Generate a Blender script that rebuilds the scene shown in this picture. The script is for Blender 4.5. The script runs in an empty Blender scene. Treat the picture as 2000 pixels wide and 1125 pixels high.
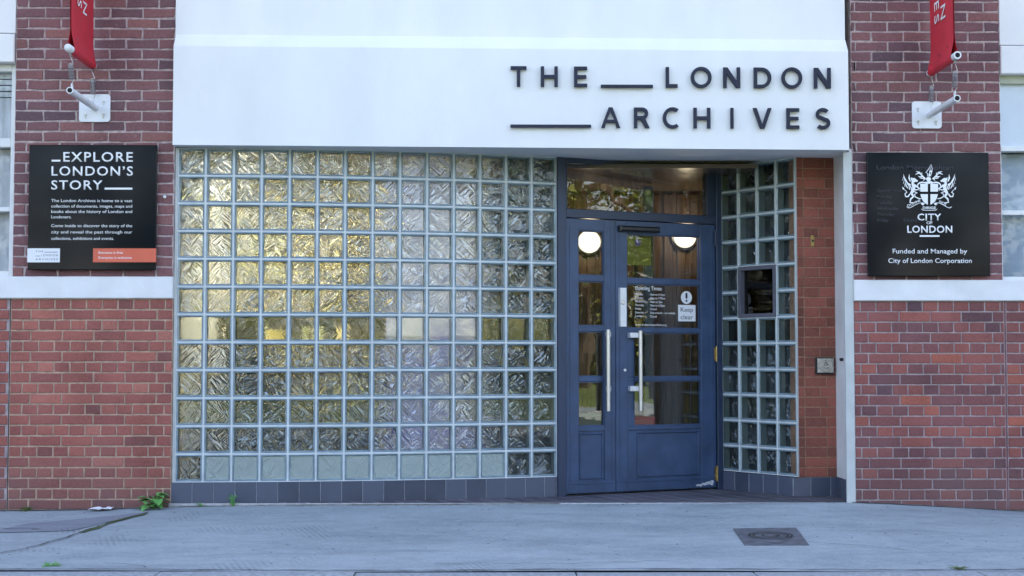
import bpy, bmesh, math, random
from mathutils import Vector, Matrix
R = math.radians
scene = bpy.context.scene
col = scene.collection

# ------------------------------------------------------------------ camera
CAM = Vector((-0.0713, -10.4853, 1.0757))
YAW, PITCH, FPX = 0.0127, 0.0481, 2853.85          # focal length in pixels of a 2000 px wide frame
fwd = Vector((math.sin(YAW) * math.cos(PITCH), math.cos(YAW) * math.cos(PITCH), math.sin(PITCH)))
rgt = Vector((math.cos(YAW), -math.sin(YAW), 0))
upv = rgt.cross(fwd)
cd = bpy.data.cameras.new('camera')
cam = bpy.data.objects.new('camera', cd)
col.objects.link(cam)
cam.matrix_world = Matrix(((rgt.x, upv.x, -fwd.x, CAM.x), (rgt.y, upv.y, -fwd.y, CAM.y),
                           (rgt.z, upv.z, -fwd.z, CAM.z), (0, 0, 0, 1)))
cd.sensor_width = 36
cd.lens = FPX / 2000 * 36
cd.clip_end = 500
scene.camera = cam

# ------------------------------------------------------------------ light
SUN_EL, SUN_AZ = R(38), R(8)                        # the sun stands behind the building: the street front is in open shade
world = bpy.data.worlds.new('World')
scene.world = world
world.use_nodes = True
wn = world.node_tree
bg = wn.nodes['Background']
sky = wn.nodes.new('ShaderNodeTexSky')
sky.sky_type = 'NISHITA'
sky.sun_disc = False
sky.sun_elevation = SUN_EL
sky.sun_rotation = SUN_AZ
sky.dust_density = 1.5
sky.ozone_density = 1.6
wb = wn.nodes.new('ShaderNodeMix')                  # the camera's white balance on the open shade
wb.data_type = 'RGBA'; wb.blend_type = 'MULTIPLY'; wb.inputs['Factor'].default_value = 1
wb.inputs['B'].default_value = (1.3, 1.08, 1.0, 1)
wn.links.new(sky.outputs[0], wb.inputs['A']); wn.links.new(wb.outputs['Result'], bg.inputs[0])
bg.inputs[1].default_value = 0.14
sd = bpy.data.lights.new('sun', 'SUN')
sd.energy = 3.6
sd.angle = R(0.5)
sd.color = (1, 0.93, 0.8)
sun = bpy.data.objects.new('sun', sd)
col.objects.link(sun)
to_sun = Vector((math.sin(SUN_AZ) * math.cos(SUN_EL), math.cos(SUN_AZ) * math.cos(SUN_EL), math.sin(SUN_EL)))
sun.rotation_euler = to_sun.to_track_quat('Z', 'Y').to_euler()
vs = scene.view_settings
vs.view_transform = 'Standard'
vs.look = 'None'
vs.gamma = 1
vs.exposure = 2.47
scene.render.engine = 'CYCLES'
cy = scene.cycles
cy.use_denoising = True
cy.max_bounces = 10
cy.diffuse_bounces = 4
cy.glossy_bounces = 5
cy.transmission_bounces = 8
cy.transparent_max_bounces = 16
cy.caustics_reflective = False
cy.caustics_refractive = False
cy.sample_clamp_indirect = 6

# ------------------------------------------------------------------ helpers
def ray(px, py):
    return fwd + rgt * ((px - 1000) / FPX) + upv * (-(py - 562.5) / FPX)
def at(px, py, y=0.0):                               # a point of the photograph on the plane y -> (x, z)
    d = ray(px, py)
    t = (y - CAM.y) / d.y
    q = CAM + d * t
    return q.x, q.z

def tag(o, label=None, cat=None, group=None, kind=None):
    if label: o['label'] = label
    if cat: o['category'] = cat
    if group: o['group'] = group
    if kind: o['kind'] = kind
    return o
def empty(name, loc, label=None, cat=None, group=None, parent=None):
    o = bpy.data.objects.new(name, None)
    o.empty_display_size = .2
    col.objects.link(o)
    o.location = loc
    if parent: attach(o, parent)
    return tag(o, label, cat, group)
def wpos(o):
    v = Vector(o.location)
    return v
def attach(o, parent):
    o.parent = parent
    t = Vector(parent.location)                      # everything is built in world coordinates
    o.matrix_parent_inverse = Matrix.Translation(-t)

class Fr:                                            # local frame: s along, d outwards, z up
    def __init__(s, o, u=(1, 0, 0), n=(0, -1, 0), w=(0, 0, 1)):
        s.o = Vector(o); s.u = Vector(u).normalized(); s.n = Vector(n).normalized(); s.w = Vector(w)
    def __call__(s, a, d, z):
        return s.o + s.u * a + s.n * d + s.w * z
WF = Fr((0, 0, 0))

class MB:
    def __init__(s):
        s.v = []; s.f = []; s.r = []; s.m = []; s.uv = None
    def face(s, pts, r=0.5, m=0):
        b = len(s.v)
        s.v += [tuple(p) for p in pts]
        s.f.append(tuple(range(b, b + len(pts)))); s.r.append(r); s.m.append(m)
    def mesh(s, pts, faces, r=0.5, m=0):
        b = len(s.v)
        s.v += [tuple(p) for p in pts]
        for f in faces:
            s.f.append(tuple(b + i for i in f)); s.r.append(r); s.m.append(m)
    def box(s, a0, a1, d0, d1, z0, z1, fr=WF, bev=0.0, r=0.5, m=0):
        # d0 back, d1 front (outwards); the front edges get a bevel
        if bev <= 0:
            p = [fr(a, d, z) for d in (d0, d1) for (a, z) in ((a0, z0), (a1, z0), (a1, z1), (a0, z1))]
            s.mesh(p, [(3, 2, 1, 0), (4, 5, 6, 7), (0, 1, 5, 4), (1, 2, 6, 5), (2, 3, 7, 6), (3, 0, 4, 7)], r, m)
        else:
            b = bev
            p = [fr(a, d0, z) for (a, z) in ((a0, z0), (a1, z0), (a1, z1), (a0, z1))]
            p += [fr(a, d1 - b, z) for (a, z) in ((a0, z0), (a1, z0), (a1, z1), (a0, z1))]
            p += [fr(a, d1, z) for (a, z) in ((a0 + b, z0 + b), (a1 - b, z0 + b), (a1 - b, z1 - b), (a0 + b, z1 - b))]
            f = [(3, 2, 1, 0), (8, 9, 10, 11)]
            for k in range(4):
                j = (k + 1) % 4
                f += [(k, j, 4 + j, 4 + k), (4 + k, 4 + j, 8 + j, 8 + k)]
            s.mesh(p, f, r, m)
    def prism(s, poly, d0, d1, fr=WF, r=0.5, m=0):   # poly: list of (s, z)
        n = len(poly)
        a = sum(poly[i][0] * poly[(i + 1) % n][1] - poly[(i + 1) % n][0] * poly[i][1] for i in range(n))
        if a < 0: poly = poly[::-1]
        p = [fr(x, d0, z) for x, z in poly] + [fr(x, d1, z) for x, z in poly]
        f = [tuple(range(n - 1, -1, -1)), tuple(range(n, 2 * n))]
        f += [(i, (i + 1) % n, n + (i + 1) % n, n + i) for i in range(n)]
        s.mesh(p, f, r, m)
    def tube(s, path, rad, n=10, caps=True, closed=False, r=0.5, m=0):
        path = [Vector(p) for p in path]
        L = len(path)
        rads = rad if isinstance(rad, (list, tuple)) else [rad] * L
        pts = []
        prev = None
        for i, p in enumerate(path):
            if closed: t = path[(i + 1) % L] - path[i - 1]
            else: t = path[min(i + 1, L - 1)] - path[max(i - 1, 0)]
            t.normalize()
            if prev is None:
                a = Vector((0, 0, 1)) if abs(t.z) < .9 else Vector((1, 0, 0))
                x = t.cross(a).normalized()
            else:
                x = (prev - t * prev.dot(t)).normalized()
            prev = x
            y = t.cross(x)
            for k in range(n):
                an = 2 * math.pi * k / n
                pts.append(p + (x * math.cos(an) + y * math.sin(an)) * rads[i])
        f = []
        for i in range(L if closed else L - 1):
            j = (i + 1) % L
            for k in range(n):
                l = (k + 1) % n
                f.append((i * n + k, i * n + l, j * n + l, j * n + k))
        if caps and not closed:
            f.append(tuple(range(n - 1, -1, -1)))
            f.append(tuple(range((L - 1) * n, L * n)))
        s.mesh(pts, f, r, m)
    def lathe(s, prof, fr, n=24, r=0.5, m=0, cap=True):        # prof: (radius, d); axis = fr.n
        pts = []
        for rad, d in prof:
            for k in range(n):
                an = 2 * math.pi * k / n
                pts.append(fr(rad * math.cos(an), d, rad * math.sin(an)))
        f = []
        for i in range(len(prof) - 1):
            for k in range(n):
                l = (k + 1) % n
                f.append((i * n + k, i * n + l, (i + 1) * n + l, (i + 1) * n + k))
        if cap: f.append(tuple(range((len(prof) - 1) * n, len(prof) * n)))
        s.mesh(pts, f, r, m)
    def build(s, name, mat, parent=None, smooth=False, loc=None, fix=True):
        me = bpy.data.meshes.new(name)
        v = s.v
        if loc is not None:
            L = Vector(loc)
            v = [tuple(Vector(p) - L) for p in v]
        me.from_pydata(v, [], s.f)
        mats = mat if isinstance(mat, (list, tuple)) else [mat]
        for x in mats: me.materials.append(x)
        if len(mats) > 1:
            me.polygons.foreach_set('material_index', s.m)
        at_ = me.attributes.new('rnd', 'FLOAT', 'FACE')
        at_.data.foreach_set('value', s.r)
        if s.uv:
            ul = me.uv_layers.new(name='UVMap')
            k = 0
            for fi, f in enumerate(s.f):
                for q in s.uv[fi]:
                    ul.data[k].uv = q; k += 1
        if smooth: me.polygons.foreach_set('use_smooth', [True] * len(s.f))
        if fix:
            bm = bmesh.new(); bm.from_mesh(me)
            bmesh.ops.recalc_face_normals(bm, faces=bm.faces)
            bm.to_mesh(me); bm.free()
        me.update()
        o = bpy.data.objects.new(name, me)
        col.objects.link(o)
        if loc is not None: o.location = loc
        if parent is not None: attach(o, parent)
        return o

# ------------------------------------------------------------------ materials
def newmat(name):
    m = bpy.data.materials.new(name)
    m.use_nodes = True
    return m, m.node_tree.nodes, m.node_tree.links, m.node_tree.nodes['Principled BSDF']
def c4(c): return (c[0], c[1], c[2], 1)
def simple(name, c, rough=.5, metal=0, var=.12, scale=8, bump=0, bscale=60, c2=None, spec=.5, coat=0, detail=6, stretch=None):
    m, n, l, p = newmat(name)
    p.inputs['Roughness'].default_value = rough
    p.inputs['Metallic'].default_value = metal
    p.inputs['Specular IOR Level'].default_value = spec
    p.inputs['Coat Weight'].default_value = coat
    p.inputs['Coat Roughness'].default_value = .04
    tc = n.new('ShaderNodeTexCoord')
    src = tc.outputs['Object']
    if stretch:
        mp = n.new('ShaderNodeMapping'); mp.inputs['Scale'].default_value = stretch
        l.new(src, mp.inputs[0]); src = mp.outputs[0]
    t = n.new('ShaderNodeTexNoise')
    t.inputs['Scale'].default_value = scale; t.inputs['Detail'].default_value = detail
    l.new(src, t.inputs['Vector'])
    r = n.new('ShaderNodeValToRGB')
    r.color_ramp.elements[0].position = .32; r.color_ramp.elements[1].position = .68
    a = c if c2 else tuple(x * (1 - var) for x in c)
    b = c2 if c2 else tuple(min(1, x * (1 + var)) for x in c)
    r.color_ramp.elements[0].color = c4(a); r.color_ramp.elements[1].color = c4(b)
    l.new(t.outputs['Fac'], r.inputs[0]); l.new(r.outputs[0], p.inputs['Base Color'])
    rr = n.new('ShaderNodeMapRange')
    rr.inputs['To Min'].default_value = max(0, rough - .08); rr.inputs['To Max'].default_value = min(1, rough + .1)
    l.new(t.outputs['Fac'], rr.inputs['Value']); l.new(rr.outputs[0], p.inputs['Roughness'])
    if bump:
        t2 = n.new('ShaderNodeTexNoise'); t2.inputs['Scale'].default_value = bscale; t2.inputs['Detail'].default_value = 5
        l.new(src, t2.inputs['Vector'])
        bp = n.new('ShaderNodeBump'); bp.inputs['Strength'].default_value = bump; bp.inputs['Distance'].default_value = .004
        l.new(t2.outputs['Fac'], bp.inputs['Height']); l.new(bp.outputs[0], p.inputs['Normal'])
    return m
def emit(name, c, s):
    m, n, l, p = newmat(name)
    p.inputs['Base Color'].default_value = c4(c)
    p.inputs['Emission Color'].default_value = c4(c)
    p.inputs['Emission Strength'].default_value = s
    return m
def brick_mat(name, stops, spots=.0, rough=.85, low=0):
    m, n, l, p = newmat(name)
    p.inputs['Roughness'].default_value = rough
    p.inputs['Specular IOR Level'].default_value = .25
    a = n.new('ShaderNodeAttribute'); a.attribute_name = 'rnd'
    tc = n.new('ShaderNodeTexCoord')
    r = n.new('ShaderNodeValToRGB')
    e = r.color_ramp.elements
    while len(e) < len(stops): e.new(.5)
    for i, (pos, c) in enumerate(stops):
        e[i].position = pos; e[i].color = c4(c)
    l.new(a.outputs['Fac'], r.inputs[0])
    t = n.new('ShaderNodeTexNoise'); t.inputs['Scale'].default_value = 55; t.inputs['Detail'].default_value = 6; t.inputs['Roughness'].default_value = .7
    l.new(tc.outputs['Object'], t.inputs['Vector'])
    t1 = n.new('ShaderNodeTexNoise'); t1.inputs['Scale'].default_value = 2.6; t1.inputs['Detail'].default_value = 5
    l.new(tc.outputs['Object'], t1.inputs['Vector'])
    add = n.new('ShaderNodeMath'); add.operation = 'ADD'
    l.new(t.outputs['Fac'], add.inputs[0]); l.new(t1.outputs['Fac'], add.inputs[1])
    mr = n.new('ShaderNodeMapRange'); mr.inputs['From Min'].default_value = .7; mr.inputs['From Max'].default_value = 1.3
    mr.inputs['To Min'].default_value = .64; mr.inputs['To Max'].default_value = 1.3
    l.new(add.outputs[0], mr.inputs['Value'])
    mx = n.new('ShaderNodeMix'); mx.data_type = 'RGBA'; mx.blend_type = 'MULTIPLY'; mx.inputs['Factor'].default_value = 1
    l.new(r.outputs[0], mx.inputs['A']); l.new(mr.outputs[0], mx.inputs['B'])
    out = mx.outputs['Result']
    if spots > 0:
        t3 = n.new('ShaderNodeTexNoise'); t3.inputs['Scale'].default_value = 16; t3.inputs['Detail'].default_value = 8; t3.inputs['Roughness'].default_value = .75
        l.new(tc.outputs['Object'], t3.inputs['Vector'])
        r3 = n.new('ShaderNodeValToRGB'); r3.color_ramp.elements[0].position = .6; r3.color_ramp.elements[1].position = .74
        l.new(t3.outputs['Fac'], r3.inputs[0])
        ml = n.new('ShaderNodeMath'); ml.operation = 'MULTIPLY'; ml.inputs[1].default_value = spots
        l.new(r3.outputs[0], ml.inputs[0])
        m2 = n.new('ShaderNodeMix'); m2.data_type = 'RGBA'
        l.new(ml.outputs[0], m2.inputs['Factor']); l.new(out, m2.inputs['A']); m2.inputs['B'].default_value = (.42, .36, .34, 1)
        out = m2.outputs['Result']
    if low:
        # splash dirt in a ragged band above the pavement
        sp_ = n.new('ShaderNodeSeparateXYZ'); l.new(tc.outputs['Object'], sp_.inputs[0])
        q1 = n.new('ShaderNodeMath'); q1.operation = 'MULTIPLY_ADD'; q1.inputs[1].default_value = -.8
        l.new(t1.outputs['Fac'], q1.inputs[0]); l.new(sp_.outputs['Z'], q1.inputs[2])
        q2 = n.new('ShaderNodeMapRange'); q2.inputs['From Min'].default_value = -.4; q2.inputs['From Max'].default_value = low - .2
        q2.inputs['To Min'].default_value = .6; q2.inputs['To Max'].default_value = 0
        l.new(q1.outputs[0], q2.inputs['Value'])
        m5 = n.new('ShaderNodeMix'); m5.data_type = 'RGBA'; m5.inputs['B'].default_value = (.13, .09, .085, 1)
        l.new(q2.outputs[0], m5.inputs['Factor']); l.new(out, m5.inputs['A']); out = m5.outputs['Result']
    l.new(out, p.inputs['Base Color'])
    bp = n.new('ShaderNodeBump'); bp.inputs['Strength'].default_value = .5; bp.inputs['Distance'].default_value = .003
    l.new(t.outputs['Fac'], bp.inputs['Height']); l.new(bp.outputs[0], p.inputs['Normal'])
    return m

M = {}
M['brick_dark'] = brick_mat('dark_brick', [(0, (.12, .075, .088)), (.35, (.18, .09, .098)), (.7, (.225, .105, .105)), (1, (.29, .13, .115))], .6)
M['brick_red'] = brick_mat('red_brick', [(0, (.2, .082, .072)), (.25, (.29, .1, .082)), (.6, (.33, .112, .088)), (.85, (.38, .13, .098)), (1, (.42, .16, .12))], .3, low=.25)
M['brick_mixed'] = brick_mat('mixed_brick', [(0, (.12, .068, .078)), (.3, (.2, .082, .08)), (.7, (.28, .098, .084)), (1, (.39, .12, .08))], .3, low=.3)
M['brick_orange'] = brick_mat('orange_brick', [(0, (.2, .075, .055)), (.5, (.28, .092, .066)), (1, (.34, .11, .078))], .12)
M['mortar_grey'] = simple('grey_mortar', (.41, .325, .315), .95, var=.3, scale=25, bump=.8, bscale=150)
M['mortar_tan'] = simple('tan_mortar', (.42, .29, .215), .95, var=.25, scale=20, bump=.8, bscale=150)
M['mortar_pale'] = simple('pale_mortar', (.37, .3, .295), .95, var=.25, scale=20, bump=.8, bscale=150)
M['mortar_orange'] = simple('orange_mortar', (.34, .19, .12), .95, var=.25, scale=20, bump=.8, bscale=150)
M['white'] = simple('white_render', (.78, .78, .77), .7, var=.05, scale=1.5, bump=.2, bscale=30, stretch=(1.6, 1.6, .7))
M['sill_white'] = simple('sill_white_paint', (.74, .74, .73), .65, var=.07, scale=5, bump=.35, bscale=50)
M['frame_white'] = simple('white_gloss_frame', (.72, .73, .72), .35, var=.05, scale=9)
M['trim'] = simple('pale_metal_trim', (.5, .52, .5), .45, var=.1, scale=6)
M['navy'] = simple('navy_gloss_paint', (.033, .063, .13), .36, var=.2, scale=7, bump=.06, bscale=25)
M['navy_dark'] = simple('dark_navy_paint', (.02, .036, .075), .4, var=.12, scale=5)
M['tile'] = None
M['steel'] = simple('brushed_steel', (.62, .62, .63), .34, 1, var=.1, scale=30, stretch=(20, 20, .6))
M['steel_plate'] = simple('satin_steel_plate', (.7, .72, .74), .42, .5, var=.05, scale=30)
M['pad_steel'] = simple('weathered_pad_metal', (.5, .46, .38), .45, .3, var=.25, scale=40)
M['brass'] = simple('aged_brass', (.42, .3, .12), .4, 1, var=.3, scale=40)
M['galv'] = simple('galvanised_wire', (.4, .4, .38), .4, 1, var=.3, scale=80)
M['bracket'] = simple('white_powder_coat', (.72, .73, .74), .4, var=.06, scale=8)
M['black'] = simple('black_plastic', (.012, .013, .016), .4, var=.2, scale=10)
M['hole'] = simple('dark_bore', (.006, .006, .007), .8, var=.2, scale=10)
M['red_cloth'] = simple('red_banner_cloth', (.56, .024, .042), .62, var=.08, scale=6, bump=.15, bscale=400)
M['text_white'] = simple('white_lettering', (.8, .8, .8), .5, var=.02, scale=8)
M['letter'] = simple('charcoal_letter_enamel', (.02, .024, .045), .45, var=.2, scale=6, spec=.22)
M['ghost'] = simple('faded_black_lettering', (.02, .022, .026), .5, var=.2, scale=8)
M['white_vinyl'] = simple('white_vinyl', (.75, .76, .78), .4, var=.03, scale=8)
M['coral'] = simple('coral_vinyl', (.62, .11, .06), .3, var=.06, scale=6)

def panel_mat():
    m, n, l, p = newmat('black_acrylic_panel')
    p.inputs['Base Color'].default_value = (.003, .005, .01, 1)
    p.inputs['Roughness'].default_value = .08
    p.inputs['Specular IOR Level'].default_value = .2
    p.inputs['IOR'].default_value = 1.45
    tc = n.new('ShaderNodeTexCoord')
    t = n.new('ShaderNodeTexNoise'); t.inputs['Scale'].default_value = 2.2; t.inputs['Detail'].default_value = 2
    l.new(tc.outputs['Object'], t.inputs['Vector'])
    b = n.new('ShaderNodeBump'); b.inputs['Strength'].default_value = .03; b.inputs['Distance'].default_value = .01
    l.new(t.outputs['Fac'], b.inputs['Height']); l.new(b.outputs[0], p.inputs['Normal'])
    return m
M['panel'] = panel_mat()

def tile_mat(name, stops, rough=.3):
    m, n, l, p = newmat(name)
    a = n.new('ShaderNodeAttribute'); a.attribute_name = 'rnd'
    tc = n.new('ShaderNodeTexCoord')
    t = n.new('ShaderNodeTexNoise'); t.inputs['Scale'].default_value = 9; t.inputs['Detail'].default_value = 6
    l.new(tc.outputs['Object'], t.inputs['Vector'])
    ad = n.new('ShaderNodeMath'); ad.operation = 'MULTIPLY_ADD'; ad.inputs[1].default_value = .6
    l.new(t.outputs['Fac'], ad.inputs[0]); l.new(a.outputs['Fac'], ad.inputs[2])
    r = n.new('ShaderNodeValToRGB')
    r.color_ramp.elements[0].position = .2; r.color_ramp.elements[0].color = c4(stops[0])
    r.color_ramp.elements[1].position = 1.2 if False else 1; r.color_ramp.elements[1].color = c4(stops[1])
    l.new(ad.outputs[0], r.inputs[0]); l.new(r.outputs[0], p.inputs['Base Color'])
    mr = n.new('ShaderNodeMapRange'); mr.inputs['To Min'].default_value = rough - .1; mr.inputs['To Max'].default_value = rough + .2
    l.new(t.outputs['Fac'], mr.inputs['Value']); l.new(mr.outputs[0], p.inputs['Roughness'])
    return m
M['tile'] = tile_mat('navy_glazed_tile', ((.035, .045, .07), (.075, .09, .13)), .32)
M['floor_tile'] = tile_mat('slate_blue_quarry_tile', ((.062, .06, .074), (.12, .112, .128)), .5)
M['grout_pale'] = simple('pale_floor_grout', (.45, .45, .46), .9, var=.2, scale=20)
M['grout'] = simple('grey_grout', (.3, .31, .33), .9, var=.2, scale=20)

def clear_glass(name, tint=(1, 1, 1), ior=1.5, bump=.0, boost=1.0):
    m, n, l, p = newmat(name)
    out = n['Material Output']
    n.remove(p)
    fr = n.new('ShaderNodeFresnel'); fr.inputs[0].default_value = ior
    ml = n.new('ShaderNodeMath'); ml.operation = 'MULTIPLY'; ml.inputs[1].default_value = boost; ml.use_clamp = True
    l.new(fr.outputs[0], ml.inputs[0])
    tr = n.new('ShaderNodeBsdfTransparent'); tr.inputs[0].default_value = c4(tint)
    gl = n.new('ShaderNodeBsdfGlossy'); gl.inputs['Roughness'].default_value = .01
    mx = n.new('ShaderNodeMixShader')
    l.new(ml.outputs[0], mx.inputs[0]); l.new(tr.outputs[0], mx.inputs[1]); l.new(gl.outputs[0], mx.inputs[2])
    l.new(mx.outputs[0], out.inputs[0])
    if bump:
        tc = n.new('ShaderNodeTexCoord')
        t = n.new('ShaderNodeTexNoise'); t.inputs['Scale'].default_value = 3; t.inputs['Detail'].default_value = 2
        l.new(tc.outputs['Object'], t.inputs['Vector'])
        b = n.new('ShaderNodeBump'); b.inputs['Strength'].default_value = bump; b.inputs['Distance'].default_value = .02
        l.new(t.outputs['Fac'], b.inputs['Height']); l.new(b.outputs[0], gl.inputs['Normal']); l.new(b.outputs[0], fr.inputs['Normal'])
    return m
M['door_glass'] = clear_glass('door_glass', (.88, .91, .9), 1.5, .05, 1.25)
M['window_glass'] = clear_glass('window_glass', (.93, .95, .96), 1.5, .01, .4)
M['block_face'] = clear_glass('block_face_glass', (.9, .95, .95), 1.45, .1, 1.0)

def pattern_glass(name, strength, tint, rough=.035, refl=.22, film=0):
    """the crinkled inner face of a cast glass block: per-block random, diagonal crossing ripples"""
    m, n, l, p = newmat(name)
    out = n['Material Output']; n.remove(p)
    uv = n.new('ShaderNodeUVMap')
    a = n.new('ShaderNodeAttribute'); a.attribute_name = 'rnd'
    # offset per block
    sc = n.new('ShaderNodeVectorMath'); sc.operation = 'SCALE'; sc.inputs['Scale'].default_value = 37.0
    cb = n.new('ShaderNodeCombineXYZ')
    l.new(a.outputs['Fac'], cb.inputs[0]); l.new(a.outputs['Fac'], cb.inputs[1]); l.new(a.outputs['Fac'], cb.inputs[2])
    l.new(cb.outputs[0], sc.inputs[0])
    ad = n.new('ShaderNodeVectorMath'); ad.operation = 'ADD'
    l.new(uv.outputs[0], ad.inputs[0]); l.new(sc.outputs[0], ad.inputs[1])
    hs = []
    for ang, sx, sy in ((42, .9, 5.6), (-47, .9, 5.2), (10, 1.6, 2.0)):
        m0 = n.new('ShaderNodeMapping'); m0.inputs['Rotation'].default_value = (0, 0, R(ang))
        mp = n.new('ShaderNodeMapping'); mp.inputs['Scale'].default_value = (sx, sy, 1)
        l.new(ad.outputs[0], m0.inputs[0]); l.new(m0.outputs[0], mp.inputs[0])
        t = n.new('ShaderNodeTexNoise'); t.inputs['Scale'].default_value = 1.0; t.inputs['Detail'].default_value = 1.5
        t.inputs['Distortion'].default_value = 1.0
        l.new(mp.outputs[0], t.inputs['Vector'])
        # folded noise: long creases instead of soft lumps
        s1_ = n.new('ShaderNodeMath'); s1_.operation = 'SUBTRACT'; s1_.inputs[1].default_value = .5; l.new(t.outputs['Fac'], s1_.inputs[0])
        s2_ = n.new('ShaderNodeMath'); s2_.operation = 'ABSOLUTE'; l.new(s1_.outputs[0], s2_.inputs[0])
        s3_ = n.new('ShaderNodeMath'); s3_.operation = 'POWER'; s3_.inputs[1].default_value = .8; l.new(s2_.outputs[0], s3_.inputs[0])
        hs.append(s3_.outputs[0])
    # the two stroke directions take turns in patches of each block
    tm = n.new('ShaderNodeTexNoise'); tm.inputs['Scale'].default_value = 2.1; tm.inputs['Detail'].default_value = 0
    l.new(ad.outputs[0], tm.inputs['Vector'])
    rm_ = n.new('ShaderNodeMapRange'); rm_.inputs['From Min'].default_value = .45; rm_.inputs['From Max'].default_value = .55
    l.new(tm.outputs['Fac'], rm_.inputs['Value'])
    mxf = n.new('ShaderNodeMix'); l.new(rm_.outputs[0], mxf.inputs['Factor']); l.new(hs[0], mxf.inputs['A']); l.new(hs[1], mxf.inputs['B'])
    m3 = n.new('ShaderNodeMath'); m3.operation = 'MULTIPLY_ADD'; m3.inputs[1].default_value = .3
    l.new(hs[2], m3.inputs[0]); l.new(mxf.outputs[0], m3.inputs[2])
    b = n.new('ShaderNodeBump'); b.inputs['Strength'].default_value = strength; b.inputs['Distance'].default_value = .025
    l.new(m3.outputs[0], b.inputs['Height'])
    rf = n.new('ShaderNodeBsdfRefraction'); rf.inputs['IOR'].default_value = 1.5; rf.inputs['Roughness'].default_value = rough
    rf.inputs['Color'].default_value = c4(tint)
    gl = n.new('ShaderNodeBsdfGlossy'); gl.inputs['Roughness'].default_value = .07
    gl.inputs['Color'].default_value = (.95, .97, 1, 1)
    l.new(b.outputs[0], rf.inputs['Normal']); l.new(b.outputs[0], gl.inputs['Normal'])
    mx = n.new('ShaderNodeMixShader'); mx.inputs[0].default_value = refl
    l.new(rf.outputs[0], mx.inputs[1]); l.new(gl.outputs[0], mx.inputs[2])
    res = mx.outputs[0]
    if film:
        df = n.new('ShaderNodeBsdfDiffuse'); df.inputs[0].default_value = (.84, .88, .86, 1)
        l.new(b.outputs[0], df.inputs['Normal'])
        m4 = n.new('ShaderNodeMixShader'); m4.inputs[0].default_value = film
        l.new(res, m4.inputs[1]); l.new(df.outputs[0], m4.inputs[2]); res = m4.outputs[0]
    l.new(res, out.inputs[0])
    return m
M['block_pattern'] = pattern_glass('crinkled_block_glass', 1.0, (.97, .95, .85))
M['block_frost'] = pattern_glass('limescaled_block_glass', .8, (.92, .96, .95), .03, .16, .93)  # whitish film stands in for daylight on something white behind the bottom row
M['block_clear'] = pattern_glass('smooth_block_glass', .06, (.97, .95, .87), .06, .12)
M['block_wall'] = simple('block_inner_wall', (.5, .6, .6), .35, var=.12, scale=12, spec=.6)
M['block_rim'] = simple('block_glass_rim', (.22, .3, .34), .18, var=.2, scale=14, spec=.7)
M['block_mortar'] = simple('white_block_mortar', (.58, .61, .6), .7, var=.1, scale=12, bump=.2, bscale=90)

# interior
M['olive'] = simple('olive_wall_paint', (.16, .14, .06), .8, var=.2, scale=2.5)
M['cream'] = simple('cream_wall_paint', (.42, .42, .4), .8, var=.1, scale=3)
M['brown_wood'] = simple('brown_wood', (.085, .048, .026), .45, var=.45, scale=4, stretch=(9, 9, .7))
M['dark_wood'] = simple('dark_wood_lobby_cladding', (.07, .05, .03), .6, var=.4, scale=4, stretch=(9, 9, .7))
M['ceil'] = simple('varnished_ceiling_boards', (.11, .085, .06), .2, var=.2, scale=4, stretch=(.8, 9, 9))
M['carpet'] = simple('dark_carpet', (.04, .04, .045), .95, var=.2, scale=40)
M['wood_floor'] = simple('honey_wood_floor', (.36, .27, .13), .3, var=.3, scale=3, stretch=(6, .7, 1))
M['grey_mid'] = simple('grey_ceiling_paint', (.26, .27, .28), .8, var=.1, scale=3)
M['grey_dark'] = simple('dark_grey_wall', (.05, .06, .06), .7, var=.2, scale=4)
M['blue_post'] = simple('blue_grey_post', (.1, .12, .2), .4, var=.1, scale=4)
M['lamp'] = emit('lit_opal_globe', (1, .9, .74), .3)
M['tube'] = emit('lit_ceiling_tube', (1, .93, .78), 62)
M['green_box'] = simple('green_plastic', (.03, .2, .07), .4, var=.1, scale=9)
M['red_box'] = simple('red_plastic', (.45, .02, .02), .4, var=.1, scale=9)
M['poster'] = simple('yellow_poster_paper', (.3, .26, .03), .6, var=.06, scale=9)
M['violet'] = simple('violet_ink', (.2, .12, .3), .6, var=.06, scale=9)
M['blue_banner'] = simple('blue_violet_banner_print', (.3, .28, .85), .5, var=.25, scale=2)
M['pale_banner'] = simple('pale_banner_print', (.82, .8, .9), .5, var=.15, scale=2)
M['net'] = simple('grey_net_curtain', (.66, .65, .67), .9, var=.25, scale=3, stretch=(6, 6, .8))
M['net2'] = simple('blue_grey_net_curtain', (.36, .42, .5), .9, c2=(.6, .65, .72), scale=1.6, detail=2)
M['board_white'] = simple('white_low_board', (.6, .63, .64), .6, var=.06, scale=5)
M['blind'] = simple('pale_blue_blind', (.6, .66, .72), .7, var=.05, scale=5)
M['yellow_green'] = simple('yellow_green_print', (.55, .55, .08), .6, c2=(.3, .42, .08), scale=3)

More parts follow.
